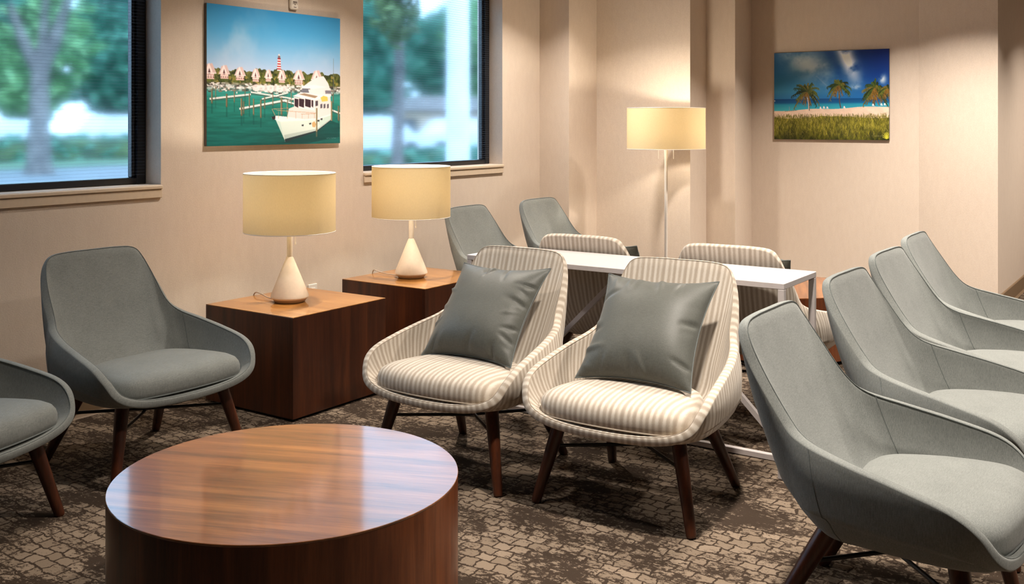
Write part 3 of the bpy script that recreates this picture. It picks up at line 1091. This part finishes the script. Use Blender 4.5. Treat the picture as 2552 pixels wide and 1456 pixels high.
def marina():
    c = Canvas(720, 540)
    U, V = c.U, c.V
    r_ = np.random.default_rng(4)
    def m(x, y):      # photo crop point -> picture coordinates
        u = (x - 110) / 1212.
        return (u, (y - (32 + 138 * u)) / ((1330 - 32 * u) - (32 + 138 * u)))
    def mm(pts):
        return [m(*p) for p in pts]
    c.a = lerp3([(0, (52, 140, 196)), (.18, (78, 158, 208)), (.34, (132, 178, 216)), (.46, (170, 190, 220)), (1, (170, 190, 220))], V)
    cl = fbm(c.h, c.w, 4, 3, 5, .7)
    c.put(np.clip((cl - .36) * 2.6, 0, 1) * np.clip(1.0 - U * 1.9 - np.abs(V - .12) * 1.1, 0, .62), (206, 212, 226))
    c.put(np.clip((cl - .40) * 2.2, 0, 1) * np.clip(.5 - np.abs(V - .34) * 2.6, 0, .45), (196, 204, 224))
    # water
    wat = lerp3([(.55, (64, 140, 138)), (.68, (38, 122, 112)), (.82, (26, 98, 92)), (1, (22, 86, 84))], V)
    rip = fbm(c.h, c.w, 9, 8, 5, 9)
    wat = wat * (0.80 + .42 * rip)[..., None]
    c.put((V > .56).astype(float), wat)
    # tree line
    tl = fbm(2, c.w, 26, 5, 4)[0]
    top = .455 - .055 * (tl - .35) + .012 * np.abs(c.U[0] - .5)
    leaf = fbm(c.h, c.w, 46, 9, 3)
    tre = lerp3([(0.25, (40, 48, 30)), (.5, (74, 82, 46)), (.75, (112, 110, 62))], leaf)
    c.put(((V > top[None]) & (V < .565)).astype(float), tre)
    # lighthouse
    lx, b0, b1 = .507, .352, .447
    for k in range(10):
        v0 = b0 + (b1 - b0) * k / 10; v1 = b0 + (b1 - b0) * (k + 1) / 10
        w0 = .0105 + .0045 * k / 10; w1 = .0105 + .0045 * (k + 1) / 10
        c.poly([(lx - w0, v0), (lx + w0, v0), (lx + w1, v1), (lx - w1, v1)], (168, 34, 44) if k % 2 == 0 else (232, 220, 222))
    c.poly([(lx - .008, .333), (lx + .008, .333), (lx + .008, .352), (lx - .008, .352)], (120, 96, 100))
    c.poly([(lx - .010, .333), (lx, .317), (lx + .010, .333)], (206, 200, 206))
    c.line((lx - .013, .352), (lx + .013, .352), .005, (90, 60, 66))
    # palms and shrubs between the cottages
    for _ in range(260):
        x = r_.uniform(0, 1); y = r_.uniform(.475, .55); q = r_.uniform(.006, .018)
        g = [(70, 84, 40), (104, 110, 52), (50, 56, 32), (150, 136, 70)][r_.integers(0, 4)]
        c.poly([(x, y - q), (x + q * .7, y), (x + q * .3, y + q), (x - q * .5, y + q * .8), (x - q * .8, y - q * .2)], g, .75)
    # cottages with steep pale gables
    for hx, w, pk, bs in ((.017, .060, .418, .53), (.115, .052, .425, .525), (.222, .054, .432, .53), (.333, .044, .437, .535),
                          (.425, .040, .440, .53), (.526, .046, .438, .535), (.656, .062, .430, .545), (.80, .066, .424, .55)):
        mid = pk + (bs - pk) * .5
        c.poly([(hx - w * .66, mid + .012), (hx - w * .30, pk + .01), (hx + w * .34, pk), (hx + w * .8, mid + .012)], (206, 178, 176))
        c.poly([(hx - w * .5, mid + .01), (hx - w * .02, pk - .002), (hx + w * .42, mid + .01)], (236, 216, 214))
        c.poly([(hx - w * .46, mid + .008), (hx + w * .56, mid + .008), (hx + w * .56, bs), (hx - w * .46, bs)], (214, 182, 176))
        c.poly([(hx - w * .10, mid + .004), (hx + w * .02, mid - .022), (hx + w * .14, mid + .004), (hx + w * .14, mid + .02), (hx - w * .10, mid + .02)], (96, 64, 66))
        for j in range(4):
            x = hx - w * .4 + w * .28 * j
            c.poly([(x, mid + .026), (x + w * .1, mid + .026), (x + w * .1, bs - .008), (x, bs - .008)], (130, 92, 88))
        c.line((hx - w * .7, mid + .014), (hx + w * .8, mid + .014), .004, (246, 232, 232))
        c.line((hx - w * .5, bs - .022), (hx + w * .58, bs - .022), .0035, (240, 226, 224))
    # shore band: boats, sheds, dark gaps
    cl2 = fbm(c.h, c.w, 44, 17, 3, 1.6)
    band = np.clip(1 - np.abs(V - .578) / .034, 0, 1) ** .5
    c.put(band * .9, lerp3([(.30, (52, 50, 48)), (.44, (104, 98, 92)), (.52, (176, 166, 164)), (.62, (224, 214, 214))], cl2))
    # shore clutter and moored white boats
    for _ in range(210):
        x = r_.uniform(0, 1); y = r_.uniform(.545, .615)
        w = r_.uniform(.008, .035); h_ = r_.uniform(.004, .013)
        cc = r_.choice([0, 0, 0, 1, 2])
        col = [(230, 222, 222), (120, 112, 100), (70, 62, 58)][cc]
        c.poly([(x, y), (x + w, y - .002), (x + w * .9, y + h_), (x + w * .1, y + h_)], col, .9)
    for x in np.linspace(.31, .52, 7):
        c.poly([(x, .565), (x + .03, .553), (x + .055, .565), (x + .05, .60), (x + .005, .60)], (226, 216, 218), .8)
    # piers and piles
    for a, b2, w in (((.02, .668), (.30, .628), .012), ((.22, .735), (.63, .650), .014), ((.30, .612), (.60, .650), .010), ((.53, .665), (.68, .705), .011),
                     ((.38, .66), (.57, .61), .009), ((.93, .735), (1.0, .76), .012)):
        c.line(a, b2, w, (222, 214, 214))
        c.line((a[0], a[1] + .012), (b2[0], b2[1] + .012), .006, (70, 84, 78))
    for x, v0, v1, w in ((.035, .60, .70, .010), (.133, .63, .725, .011), (.185, .61, .69, .007), (.235, .66, .785, .013), (.25, .68, .77, .007), (.29, .62, .72, .008),
                         (.32, .66, .78, .009), (.372, .665, .80, .011), (.40, .64, .73, .007), (.46, .62, .71, .007), (.525, .645, .78, .013), (.57, .66, .76, .007),
                         (.60, .60, .70, .006), (.655, .60, .68, .006), (.70, .58, .65, .005), (.26, .57, .63, .005), (.06, .57, .66, .006), (.985, .70, .82, .012), (.94, .59, .68, .007)):
        c.line((x, v0), (x, v1), w, (92, 86, 66))
        c.line((x - w * .25, v0), (x - w * .25, v1 - .01), w * .3, (146, 138, 112))
        c.line((x, v1), (x, v1 + .07), w, (20, 70, 66), .45)
    c.line((.942, .325), (.942, .60), .0028, (120, 128, 140))
    # second yacht behind
    c.poly(mm([(1020, 735), (1090, 700), (1150, 690), (1200, 760), (1230, 860), (1210, 900), (1000, 880), (930, 840), (940, 790)]), (228, 218, 220))
    c.poly(mm([(945, 795), (1020, 790), (1015, 845), (925, 838)]), (108, 110, 122))
    c.poly(mm([(1165, 820), (1225, 820), (1230, 850), (1170, 850)]), (120, 116, 128))
    # the yacht: hull, deck, cabin, bridge
    c.poly(mm([(690, 1080), (740, 1100), (1075, 1075), (1235, 1030), (1230, 1085), (1090, 1175), (780, 1290), (775, 1270)]), (188, 206, 200))
    c.poly(mm([(735, 1105), (1080, 1075), (1120, 1150), (1085, 1170), (780, 1285), (760, 1220)]), (204, 216, 210))
    c.poly(mm([(770, 1225), (1085, 1165), (1225, 1075), (1230, 1090), (1092, 1185), (778, 1288)]), (176, 190, 186))
    c.poly(mm([(776, 1262), (1085, 1182), (1226, 1084), (1226, 1092), (1090, 1192), (780, 1290)]), (40, 52, 58))
    c.poly(mm([(655, 1068), (700, 1050), (800, 1060), (1080, 1072), (1235, 1025), (1235, 1040), (1085, 1088), (740, 1105), (690, 1085)]), (238, 226, 224))
    c.poly(mm([(800, 1060), (815, 985), (870, 965), (1060, 1005), (1075, 1072), (960, 1080)]), (226, 204, 202))
    c.poly(mm([(860, 880), (1060, 905), (1060, 1005), (865, 968)]), (236, 222, 222))
    c.poly(mm([(1060, 905), (1220, 880), (1232, 1030), (1075, 1075), (1060, 1005)]), (222, 210, 210))
    for a, b2 in ((868, 905), (910, 960), (968, 1025), (1030, 1050)):
        c.poly(mm([(a, 893), (b2, 899), (b2 - 2, 978), (a, 962)]), (56, 42, 50))
    c.poly(mm([(1070, 915), (1095, 912), (1095, 958), (1070, 964)]), (74, 66, 74))
    for a in (1118, 1150, 1185):
        c.poly(mm([(a, 945), (a + 20, 940), (a + 20, 978), (a, 984)]), (92, 88, 98))
    c.poly(mm([(850, 872), (930, 838), (1120, 850), (1230, 868), (1060, 912)]), (244, 232, 230))
    c.poly(mm([(905, 855), (960, 845), (1095, 872), (1065, 890)]), (150, 128, 108))
    c.poly(mm([(930, 780), (1060, 770), (1180, 790), (1060, 806), (940, 800)]), (242, 230, 230))
    c.poly(mm([(1000, 812), (1140, 812), (1150, 860), (1010, 850)]), (232, 220, 222))
    c.poly(mm([(1120, 885), (1150, 868), (1190, 878), (1195, 915), (1135, 922)]), (226, 186, 92))
    c.poly(mm([(1035, 1115), (1060, 1098), (1076, 1125), (1066, 1155), (1040, 1150)]), (196, 160, 112))
    for p, q in (((660, 990), (810, 980)), ((660, 990), (690, 1050)), ((700, 1000), (1075, 1025)), ((930, 1035), (1070, 1030))):
        c.line(m(*p), m(*q), .0035, (170, 140, 108))
    for x in (720, 800, 880, 940, 1000, 1060):
        c.line(m(x, 1010 if x < 900 else 1032), m(x, 1075), .0026, (170, 140, 108))
    for x, y in ((945, 1137), (1018, 1122), (1100, 1095), (1130, 1080)):
        c.poly(mm([(x - 11, y - 6), (x + 11, y - 10), (x + 9, y + 6), (x - 9, y + 8)]), (50, 52, 58))
    c.poly(mm([(655, 1062), (690, 1048), (690, 1080), (668, 1088)]), (44, 40, 44))
    for x0_, y0_, y1_ in ((1082, 980, 1240), (1232, 915, 1095)):
        c.line(m(x0_, y0_), m(x0_, y1_), .013, (116, 104, 78))
        c.line(m(x0_ - 3, y0_), m(x0_ - 3, y1_), .004, (160, 148, 118))
    # hull shadow in the water
    c.poly(mm([(640, 1300), (780, 1290), (1090, 1190), (1226, 1092), (1310, 1120), (1310, 1240), (1000, 1298)]), (12, 48, 52), .5)
    # pale signature strokes, bottom right
    for k in range(13):
        x = .885 + k * .0062
        c.line((x, .957 + .002 * math.sin(k * 2.1)), (x + .004, .957 + .003 * math.cos(k * 1.7)), .004, (120, 160, 160), .7)
    return np.clip(c.half() * 1.06, 0, 1)

def beach():
    c = Canvas(760, 590)
    U, V = c.U, c.V
    r_ = np.random.default_rng(6)
    def m(x, y):
        u = (x - 255) / 1447.
        return (u, (y - (205 - 47 * u)) / ((1275 + 17 * u) - (205 - 47 * u)))
    sky_l = lerp3([(0, (22, 72, 124)), (.25, (34, 104, 158)), (.45, (58, 134, 178)), (.55, (40, 112, 170))], V)
    sky_r = lerp3([(0, (10, 30, 96)), (.3, (16, 58, 132)), (.55, (30, 100, 168))], V)
    k = np.clip(U * 1.5 - .35, 0, 1)[..., None]
    c.a = sky_l * (1 - k) + sky_r * k
    n1 = fbm(c.h, c.w, 5, 2, 6, .8)
    n2 = fbm(c.h, c.w, 11, 12, 5, .9)
    d1 = np.exp(-(((U - .27) * .8 + (V - .10) * -.55) / .15) ** 2) * np.clip(1.5 - V * 2.9, 0, 1)
    c.put(np.clip((n1 - .26) * 3.4, 0, 1) * d1, (176, 194, 204))
    d2 = np.exp(-(((U - .655) - (V - .12) * .28) / .065) ** 2) * np.clip(1.35 - V * 3.0, 0, 1)
    c.put(np.clip((n2 - .16) * 2.4, 0, 1) * np.clip(d2 * 1.25, 0, 1), (222, 228, 236))
    d3 = np.exp(-(((U - .42)) / .07) ** 2 - ((V - .13) / .06) ** 2)
    c.put(np.clip((n2 - .36) * 4, 0, 1) * d3 * .8, (182, 196, 206))
    d4 = np.exp(-(((U - .945)) / .03) ** 2 - ((V - .33) / .05) ** 2) + np.exp(-(((U - .72)) / .04) ** 2 - ((V - .41) / .025) ** 2)
    c.put(np.clip((n2 - .36) * 5, 0, 1) * d4, (190, 204, 216))
    d5 = np.exp(-((U - .52 + (V - .35) * .1) / .10) ** 2) * np.clip((V - .15) * 4, 0, 1) * np.clip((.5 - V) * 5, 0, 1)
    c.put(np.clip((n1 - .3) * 2.4, 0, 1) * d5 * .5, (120, 168, 200))
    c.line(m(805, 490), m(945, 620), .014, (206, 190, 200), .14)
    # sea
    horizon = .535
    c.put((V > horizon).astype(float), lerp3([(.53, (14, 66, 120)), (.58, (20, 88, 140)), (.60, (38, 140, 172)), (.66, (60, 166, 184)), (.7, (90, 186, 190))], V))
    # sand
    shore = .672 - .045 * U + .006 * np.sin(U * 14) 
    sand = lerp3([(0, (214, 186, 166)), (1, (232, 208, 188))], fbm(c.h, c.w, 30, 3, 4))
    c.put((V > shore).astype(float), sand)
    # grass in blades
    g0 = .735 + .012 * np.sin(U * 9) + .02 * fbm(2, c.w, 14, 7, 4)[0][None]
    gr = fbm(c.h, c.w, 60, 21, 4, .25)
    big = fbm(c.h, c.w, 5, 31, 4, .9)
    gcol = lerp3([(.2, (38, 42, 12)), (.42, (92, 92, 26)), (.58, (146, 138, 48)), (.8, (186, 176, 84))], np.clip(gr * .55 + big * .62 - .10 - np.clip(V - .86, 0, 1) * 1.3 - np.clip(U - .55, 0, 1) * .12, 0, 1))
    c.put((V > g0).astype(float), gcol)
    for _ in range(3200):
        x = r_.uniform(0, 1); y = .745 + .25 * r_.random() ** 1.3
        L = r_.uniform(.015, .05)
        sh = r_.uniform(.4, 1.0) * (1.0 - max(0, y - .86) * 2.6)
        col = np.array([(168, 158, 60), (130, 128, 40), (96, 92, 26), (190, 178, 96)][r_.integers(0, 4)]) * sh
        c.line((x, y), (x + r_.uniform(-.012, .012), y - L), .0026, np.clip(col, 10, 255), .75)
    # palms
    def frond(cx, cy, ang, L, droop, col, w=.012):
        pts = []
        for t_ in np.linspace(0, 1, 9):
            x = cx + math.cos(ang) * L * t_
            y = cy - math.sin(ang) * L * t_ * 1.33 + droop * t_ * t_
            pts.append((x, y))
        for i in range(8):
            c.line(pts[i], pts[i + 1], w * (1.25 - abs(i - 3) * .18), col)
        for i in range(1, 9):
            x, y = pts[i]
            for s in (-1, 1):
                c.line((x, y), (x + s * .007 + r_.uniform(-.004, .004), y + r_.uniform(.016, .034)), .0042, np.clip(np.array(col) * r_.uniform(.7, 1.3), 0, 255))
    def palm(trunk, cx, cy, R_, nfr, seed, tw=.010, tc=(176, 150, 128)):
        rr = np.random.default_rng(seed)
        for i in range(len(trunk) - 1):
            c.line(trunk[i], trunk[i + 1], tw, tc)
            c.line((trunk[i][0] + tw * .3, trunk[i][1]), (trunk[i + 1][0] + tw * .3, trunk[i + 1][1]), tw * .4, (90, 66, 52))
        for k_ in range(nfr):
            a = -.5 + (PI + 1.0) * k_ / (nfr - 1) + rr.uniform(-.1, .1)
            col = [(46, 62, 24), (62, 78, 28), (88, 94, 36), (34, 46, 20), (104, 92, 38)][rr.integers(0, 5)]
            frond(cx, cy, a, R_ * rr.uniform(.6, 1.05), rr.uniform(.03, .10), col, .015)
        for k_ in range(5):
            frond(cx, cy, rr.uniform(-1.5, -.6) if k_ % 2 else rr.uniform(3.6, 4.6), R_ * .5, .05, (112, 84, 34), .008)
    palm([m(715, 922), m(712, 840), m(698, 760), m(690, 730)], *m(688, 690), .14, 20, 1, .013, (206, 186, 170))
    palm([m(1115, 890), m(1100, 820), m(1094, 700), m(1092, 640)], *m(1090, 610), .105, 22, 2, .009, (78, 66, 66))
    palm([m(1580, 860), m(1556, 800), m(1550, 740)], *m(1548, 690), .115, 20, 3, .010, (120, 104, 96))
    palm([m(1530, 860), m(1520, 800), m(1500, 740)], *m(1530, 640), .110, 18, 5, .008, (80, 66, 58))
    palm([m(1665, 830), m(1645, 780), m(1640, 740)], *m(1680, 650), .075, 11, 9, .006, (70, 62, 62))
    # white beach chairs and a post
    for x, y in ((862, 888), (905, 882), (948, 884), (1160, 880), (1510, 852), (1610, 848), (1650, 846)):
        c.poly([m(x - 14, y + 12), m(x - 8, y - 14), m(x + 4, y - 14), m(x + 10, y + 2), m(x + 16, y + 14)], (232, 220, 220))
    c.line(m(458, 870), m(458, 930), .003, (150, 150, 160))
    c.line(m(395, 930), m(560, 918), .004, (120, 104, 96))
    c.poly([m(258, 795), m(270, 795), m(270, 806), m(258, 806)], (236, 232, 232))
    # bright plant and pale signature, bottom right
    for k_ in range(12):
        a = -1.4 + k_ * .35
        c.line(m(1670, 1275), m(1670 + 45 * math.sin(a), 1275 - 75 * abs(math.cos(a)) - 10), .005, (190, 186, 60))
    for k_ in range(14):
        x = .88 + k_ * .0055
        c.line((x, .955), (x + .0035, .953 + .003 * math.sin(k_ * 1.9)), .003, (190, 190, 150), .7)
    return np.clip(c.half() * 1.12, 0, 1)

def picture(label, img, W, H, loc, rz, depth=.019):
    """local: x right, z up, faces -Y; origin at the bottom-middle of the back face"""
    t = thing('wall_picture', label, 'picture', loc, rz)
    MB().cbox(-W / 2, W / 2, -depth + .001, 0, 0, H, .001).build('canvas_block', M['canvas_edge'], t)
    h, w = img.shape[:2]
    xs = np.linspace(-W / 2 + .0005, W / 2 - .0005, w)
    zs = np.linspace(H - .0005, .0005, h)
    X, Z = np.meshgrid(xs, zs)
    vs = np.stack([X, np.full_like(X, -depth), Z], 2).reshape(-1, 3)
    a = np.arange(h * w).reshape(h, w)
    quads = np.stack([a[:-1, :-1], a[1:, :-1], a[1:, 1:], a[:-1, 1:]], 2).reshape(-1, 4)
    me = bpy.data.meshes.new('photo_print')
    me.vertices.add(len(vs))
    me.vertices.foreach_set('co', vs.ravel().astype(np.float32))
    me.loops.add(quads.size)
    me.loops.foreach_set('vertex_index', quads.ravel().astype(np.int32))
    me.polygons.add(len(quads))
    me.polygons.foreach_set('loop_start', np.arange(0, quads.size, 4, dtype=np.int32))
    me.update(calc_edges=True)
    at = me.color_attributes.new('Col', 'FLOAT_COLOR', 'POINT')
    s = np.clip(img.reshape(-1, 3), 0, 1)
    lin = np.where(s <= .04045, s / 12.92, ((s + .055) / 1.055) ** 2.4)
    at.data.foreach_set('color', np.concatenate([lin, np.ones((len(lin), 1))], 1).astype(np.float32).ravel())
    me.materials.append(M['print'])
    o = bpy.data.objects.new('photo_print', me)
    COL.objects.link(o)
    o.parent = t
    return t
picture('photo print of a marina with white yacht and striped lighthouse, between the windows', marina(), 1.008, .765, (4.028, WY - .001, 1.272), 0)
picture('photo print of a palm beach under blue sky on the far wall', beach(), .936, .725, (8.299, 2.520, 1.258), -PI / 2)

# ---- small white wall sensor above the marina picture
t = thing('wall_sensor', 'small white plastic wall sensor above the marina picture', 'sensor', (4.155, WY, 2.058))
MB().cbox(-.031, .031, -.024, 0, 0, .115, .008).build('housing', M['device'], t, True)
ink = lambda a, b2, z0, z1: MB().box(a, b2, -.0246, -.0238, z0, z1).build('printed_mark', M['ink'], t)
ink(-.010, .010, .012, .0155)
ink(-.016, .016, .043, .047)
ink(-.016, -.013, .030, .043)
ink(.013, .016, .030, .043)
ink(-.008, -.002, .034, .042)
ink(.002, .009, .036, .041)
ink(-.003, .003, .026, .033)
ink(-.007, .007, .068, .072)

# ================================================================== OUTSIDE THE WINDOWS
def flat_mat(name, c1, c2, sc):
    m, nt, b = new_mat(name)
    n_ = noise(nt, texco(nt), sc, 4)
    r = ramp(nt, n_.outputs[0], [(0.35, c1), (0.65, c2)])
    nt.links.new(r.outputs[0], b.inputs['Base Color'])
    setin(b, Roughness=0.9)
    return m
M['lawn'] = flat_mat('lawn', srgb(62, 92, 70), srgb(92, 122, 92), .8)
M['asphalt'] = flat_mat('asphalt', srgb(96, 100, 108), srgb(118, 122, 130), 1.2)
M['bark'] = flat_mat('bark', srgb(84, 78, 80), srgb(126, 118, 118), 3)
M['leaf1'] = leaf_mat('leaf_green', srgb(84, 132, 92), srgb(136, 178, 122))
M['leaf2'] = leaf_mat('leaf_teal', srgb(46, 104, 92), srgb(80, 140, 118))
M['leaf3'] = leaf_mat('leaf_dark', srgb(54, 74, 54), srgb(92, 112, 66))
M['stucco'] = flat_mat('stucco', srgb(206, 208, 212), srgb(224, 224, 226), 2)
M['brickish'] = flat_mat('tan_cladding', srgb(168, 140, 124), srgb(190, 164, 146), 2)
M['car_white'] = plain('car_paint', srgb(196, 198, 204), 0.3)
M['car_glass'] = plain('car_glass', srgb(40, 50, 62), 0.1)
M['tyre'] = plain('tyre', srgb(26, 26, 28), 0.8)

structure(MB().box(-60, 140, 4.72, 30.0, -0.30, -0.05).build('ground_asphalt', M['asphalt']))
structure(MB().box(-60, 140, 30.0, 140, -0.30, -0.02).build('ground_lawn', M['lawn']))

def leaves(name, center, rad, n_, size, mat, parent, seed, kind='stuff'):
    r_ = np.random.default_rng(seed)
    d = r_.normal(size=(n_, 3)); d /= np.linalg.norm(d, axis=1)[:, None]
    rr = r_.random(n_) ** .45
    # lumpy crown
    lob = r_.normal(size=(9, 3)); lob /= np.linalg.norm(lob, axis=1)[:, None]
    lump = 0.72 + .42 * np.max(np.clip(d @ lob.T, 0, 1) ** 6, axis=1)
    p = np.array(center) + d * (rr * lump)[:, None] * np.array(rad)
    a = r_.normal(size=(n_, 3)); a /= np.linalg.norm(a, axis=1)[:, None]
    b2 = np.cross(a, r_.normal(size=(n_, 3))); b2 /= np.linalg.norm(b2, axis=1)[:, None]
    s = size * r_.uniform(.6, 1.3, n_)[:, None]
    q = np.stack([p - a * s, p + b2 * s * .55, p + a * s, p - b2 * s * .55], 1).reshape(-1, 3)
    o = mk(name, q, np.arange(4 * n_).reshape(-1, 4), mat, parent)
    o['kind'] = kind
    return o

def tree(label, loc, h, r, crowns, mat, seed, fork=True, group='trees outside'):
    t = thing('tree', label, 'tree', loc, 0, group)
    x = MB().tube([(0, 0, -.1), (0, 0, .3), (.02, 0, h * .3), (.05, .05, h * .55)], [r * 1.5, r * 1.1, r * .9, r * .75], 12)
    x.build('trunk', M['bark'], t, True)
    if fork:
        for dx, dz, rr in ((-.55, .45, .5), (.5, .5, .6), (.1, .55, .45)):
            MB().tube([(.05, .05, h * .52), (.05 + dx * h * .12, .05 - dx * h * .10, h * .72), (.05 + dx * h * .28, -dx * h * .2, h * (.55 + dz))], [r * .7, r * rr, r * rr * .5], 10).build('branch', M['bark'], t, True)
    for k, (cx, cy, cz, rx, rz_, n_, sz) in enumerate(crowns):
        leaves('foliage', (cx, cy, cz), (rx, rx, rz_), n_, sz, mat, t, seed * 10 + k)
    return t
tree('forked tree on the grass outside the left window', (15.7, 26.6, 0), 5.2, .30,
     [(-2.5, 1.5, 5.4, 2.6, 1.6, 900, .32), (2.2, -1.0, 6.0, 2.2, 1.3, 700, .32)], M['leaf2'], 1)
specs = [((28.5, 50, 0), 'leaf1', 4.4), ((36.5, 53.5, 0), 'leaf2', 4.6), ((44.0, 41.0, 0), 'leaf2', 4.4), ((50.8, 36.0, 0), 'leaf1', 4.2), ((57.5, 45.5, 0), 'leaf2', 5.0)]
words_ = ['bright green tree behind the parked cars, left window', 'teal tree at the right side of the left window',
          'teal tree at the left of the right window', 'green tree beyond the porch column, right window', 'farthest teal tree, middle of the right window']
for i, ((p, mt, R_), wd) in enumerate(zip(specs, words_)):
    tree(wd, p, 4.6, .26, [(0, 0, 6.2, R_ * .78, 4.2, 2600, .42), (0, -.6, 3.2, R_ * .62, 2.2, 900, .42)], M[mt], 20 + i, fork=False)
for i, (p, R_) in enumerate([((42.2, 49.5, 0), 3.4), ((20.0, 51.0, 0), 4.4), ((11.0, 52.5, 0), 4.4), ((2.0, 51.0, 0), 4.4), ((-7.0, 53.0, 0), 4.4), ((59.0, 32.0, 0), 4.2), ((66.5, 27.0, 0), 4.2), ((73.0, 21.0, 0), 4.2)]):
    tree('green tree of the belt beyond the lawn, outside the photographed window views', p, 4.6, .26, [(0, 0, 6.2, R_ * .78, 4.2, 2200, .44), (0, -.6, 3.2, R_ * .62, 2.2, 800, .44)], M['leaf1' if i % 2 else 'leaf2'], 60 + i, fork=False, group='tree belt beyond the windows')
# overhanging dark bough near the right window
t = thing('bough', 'dark leafy bough hanging outside the right window', 'branch', (11.4, 9.9, 0))
MB().tube([(0, 0, -.05), (.1, 0, 2.2), (-.2, -.2, 3.4), (-.7, -.6, 3.6)], [.10, .08, .06, .03], 10).build('stem', M['bark'], t, True)
leaves('foliage', (-.75, -.7, 3.05), (.42, .42, .75), 420, .09, M['leaf3'], t, 77)
# hedges
def hedge(label, x0, x1, y, h, seed):
    t = thing('hedge', label, 'hedge', ((x0 + x1) / 2, y, -.02), 0, 'clipped hedges outside')
    L = (x1 - x0) / 2
    r_ = np.random.default_rng(seed)
    n_ = 900
    p = np.stack([r_.uniform(-L, L, n_), r_.uniform(-.6, .6, n_), r_.uniform(0, h, n_)], 1)
    a = r_.normal(size=(n_, 3)); a /= np.linalg.norm(a, axis=1)[:, None]
    b2 = np.cross(a, r_.normal(size=(n_, 3))); b2 /= np.linalg.norm(b2, axis=1)[:, None]
    q = np.stack([p - a * .22, p + b2 * .14, p + a * .22, p - b2 * .14], 1).reshape(-1, 3)
    o = mk('foliage', q, np.arange(4 * n_).reshape(-1, 4), M['leaf2'], t)
    o['kind'] = 'stuff'
    MB().cbox(-L, L, -.45, .45, 0, h * .85, .08).build('core', M['leaf3'], t)
hedge('low clipped hedge in front of the cars, left window', 17.5, 30, 35.5, .9, 3)
hedge('low clipped hedge below the cars, right window', 22, 34, 20.5, .55, 5)

def car(label, loc, rz, L=4.6, h=1.55):
    t = thing('car', label, 'car', loc, rz, 'parked white cars outside')
    a = L / 2
    prof = [(-a, .35), (-a, .80), (-a * .92, .92), (-a * .62, .98), (-a * .42, h - .04), (-a * .30, h), (a * .30, h), (a * .42, h - .05), (a * .68, .96), (a * .95, .86), (a, .72), (a, .35)]
    w = .86
    n_ = len(prof)
    vs = [(x, -w * (1 if z < 1.0 else .82), z) for x, z in prof] + [(x, w * (1 if z < 1.0 else .82), z) for x, z in prof]
    fs = [(i, (i + 1) % n_, n_ + (i + 1) % n_, n_ + i) for i in range(n_)] + [tuple(range(n_))[::-1], tuple(range(n_, 2 * n_))]
    mk('body', vs, fs, M['car_white'], t)
    for s in (-1, 1):
        y = s * (w * .86)
        vs = [(-a * .50, y * 1.06, 1.02), (a * .56, y * 1.06, 1.02), (a * .36, y * .985, h - .12), (-a * .36, y * .985, h - .12)]
        vs += [(x, yy - s * .03, z) for x, yy, z in vs]
        mk('side_window', vs, [(0, 1, 2, 3), (7, 6, 5, 4), (0, 4, 5, 1), (1, 5, 6, 2), (2, 6, 7, 3), (3, 7, 4, 0)], M['car_glass'], t)
        for x in (-a * .62, a * .62):
            pts = [(x, s * .70, .33), (x, s * .885, .33)]
            MB().tube(pts, .33, 20).build('wheel', M['tyre'], t, True)
    return t
car('white parked car at the left in the left window', (22.2, 41.0, -.02), math.radians(8))
car('white parked car beside the first in the left window', (27.6, 40.6, -.02), math.radians(4), 4.9, 1.75)
car('white parked car at the left in the right window', (31.8, 29.0, -.05), math.radians(-25), 4.8, 1.7)
car('white parked car nearer the porch column in the right window', (36.6, 28.0, -.05), math.radians(-20), 4.6, 1.6)
# porch column and small building beyond
t = thing('porch_column', 'pale round porch column outside the right window', 'column', (9.54, 7.31, -.05))
MB().lathe([(0, 0), (.2, 0), (.2, .12), (.155, .16), (.145, .2), (.13, 3.1), (.17, 3.2), (.2, 3.25), (.2, 3.35), (0, 3.35)], 36).build('shaft', M['stucco'], t, True)
t = thing('low_building', 'tan low building beyond the cars, right window', 'building', (42.5, 33.6, 0), math.radians(-50))
MB().cbox(-2.6, 2.6, -1.5, 1.5, 0, 2.0, .05).build('wall', M['brickish'], t)
vs = [(-2.9, -1.8, 2.01), (2.9, -1.8, 2.01), (2.9, 1.8, 2.01), (-2.9, 1.8, 2.01), (-1.8, 0, 2.8), (1.8, 0, 2.8)]
mk('roof', vs, [(3, 2, 1, 0), (0, 1, 5, 4), (2, 3, 4, 5), (1, 2, 5), (3, 0, 4)], M['bark'], t)
for x in (-1.7, 0, 1.7):
    MB().cbox(x - .4, x + .4, -1.55, -1.505, .7, 1.6, .01).build('window', M['car_glass'], t)
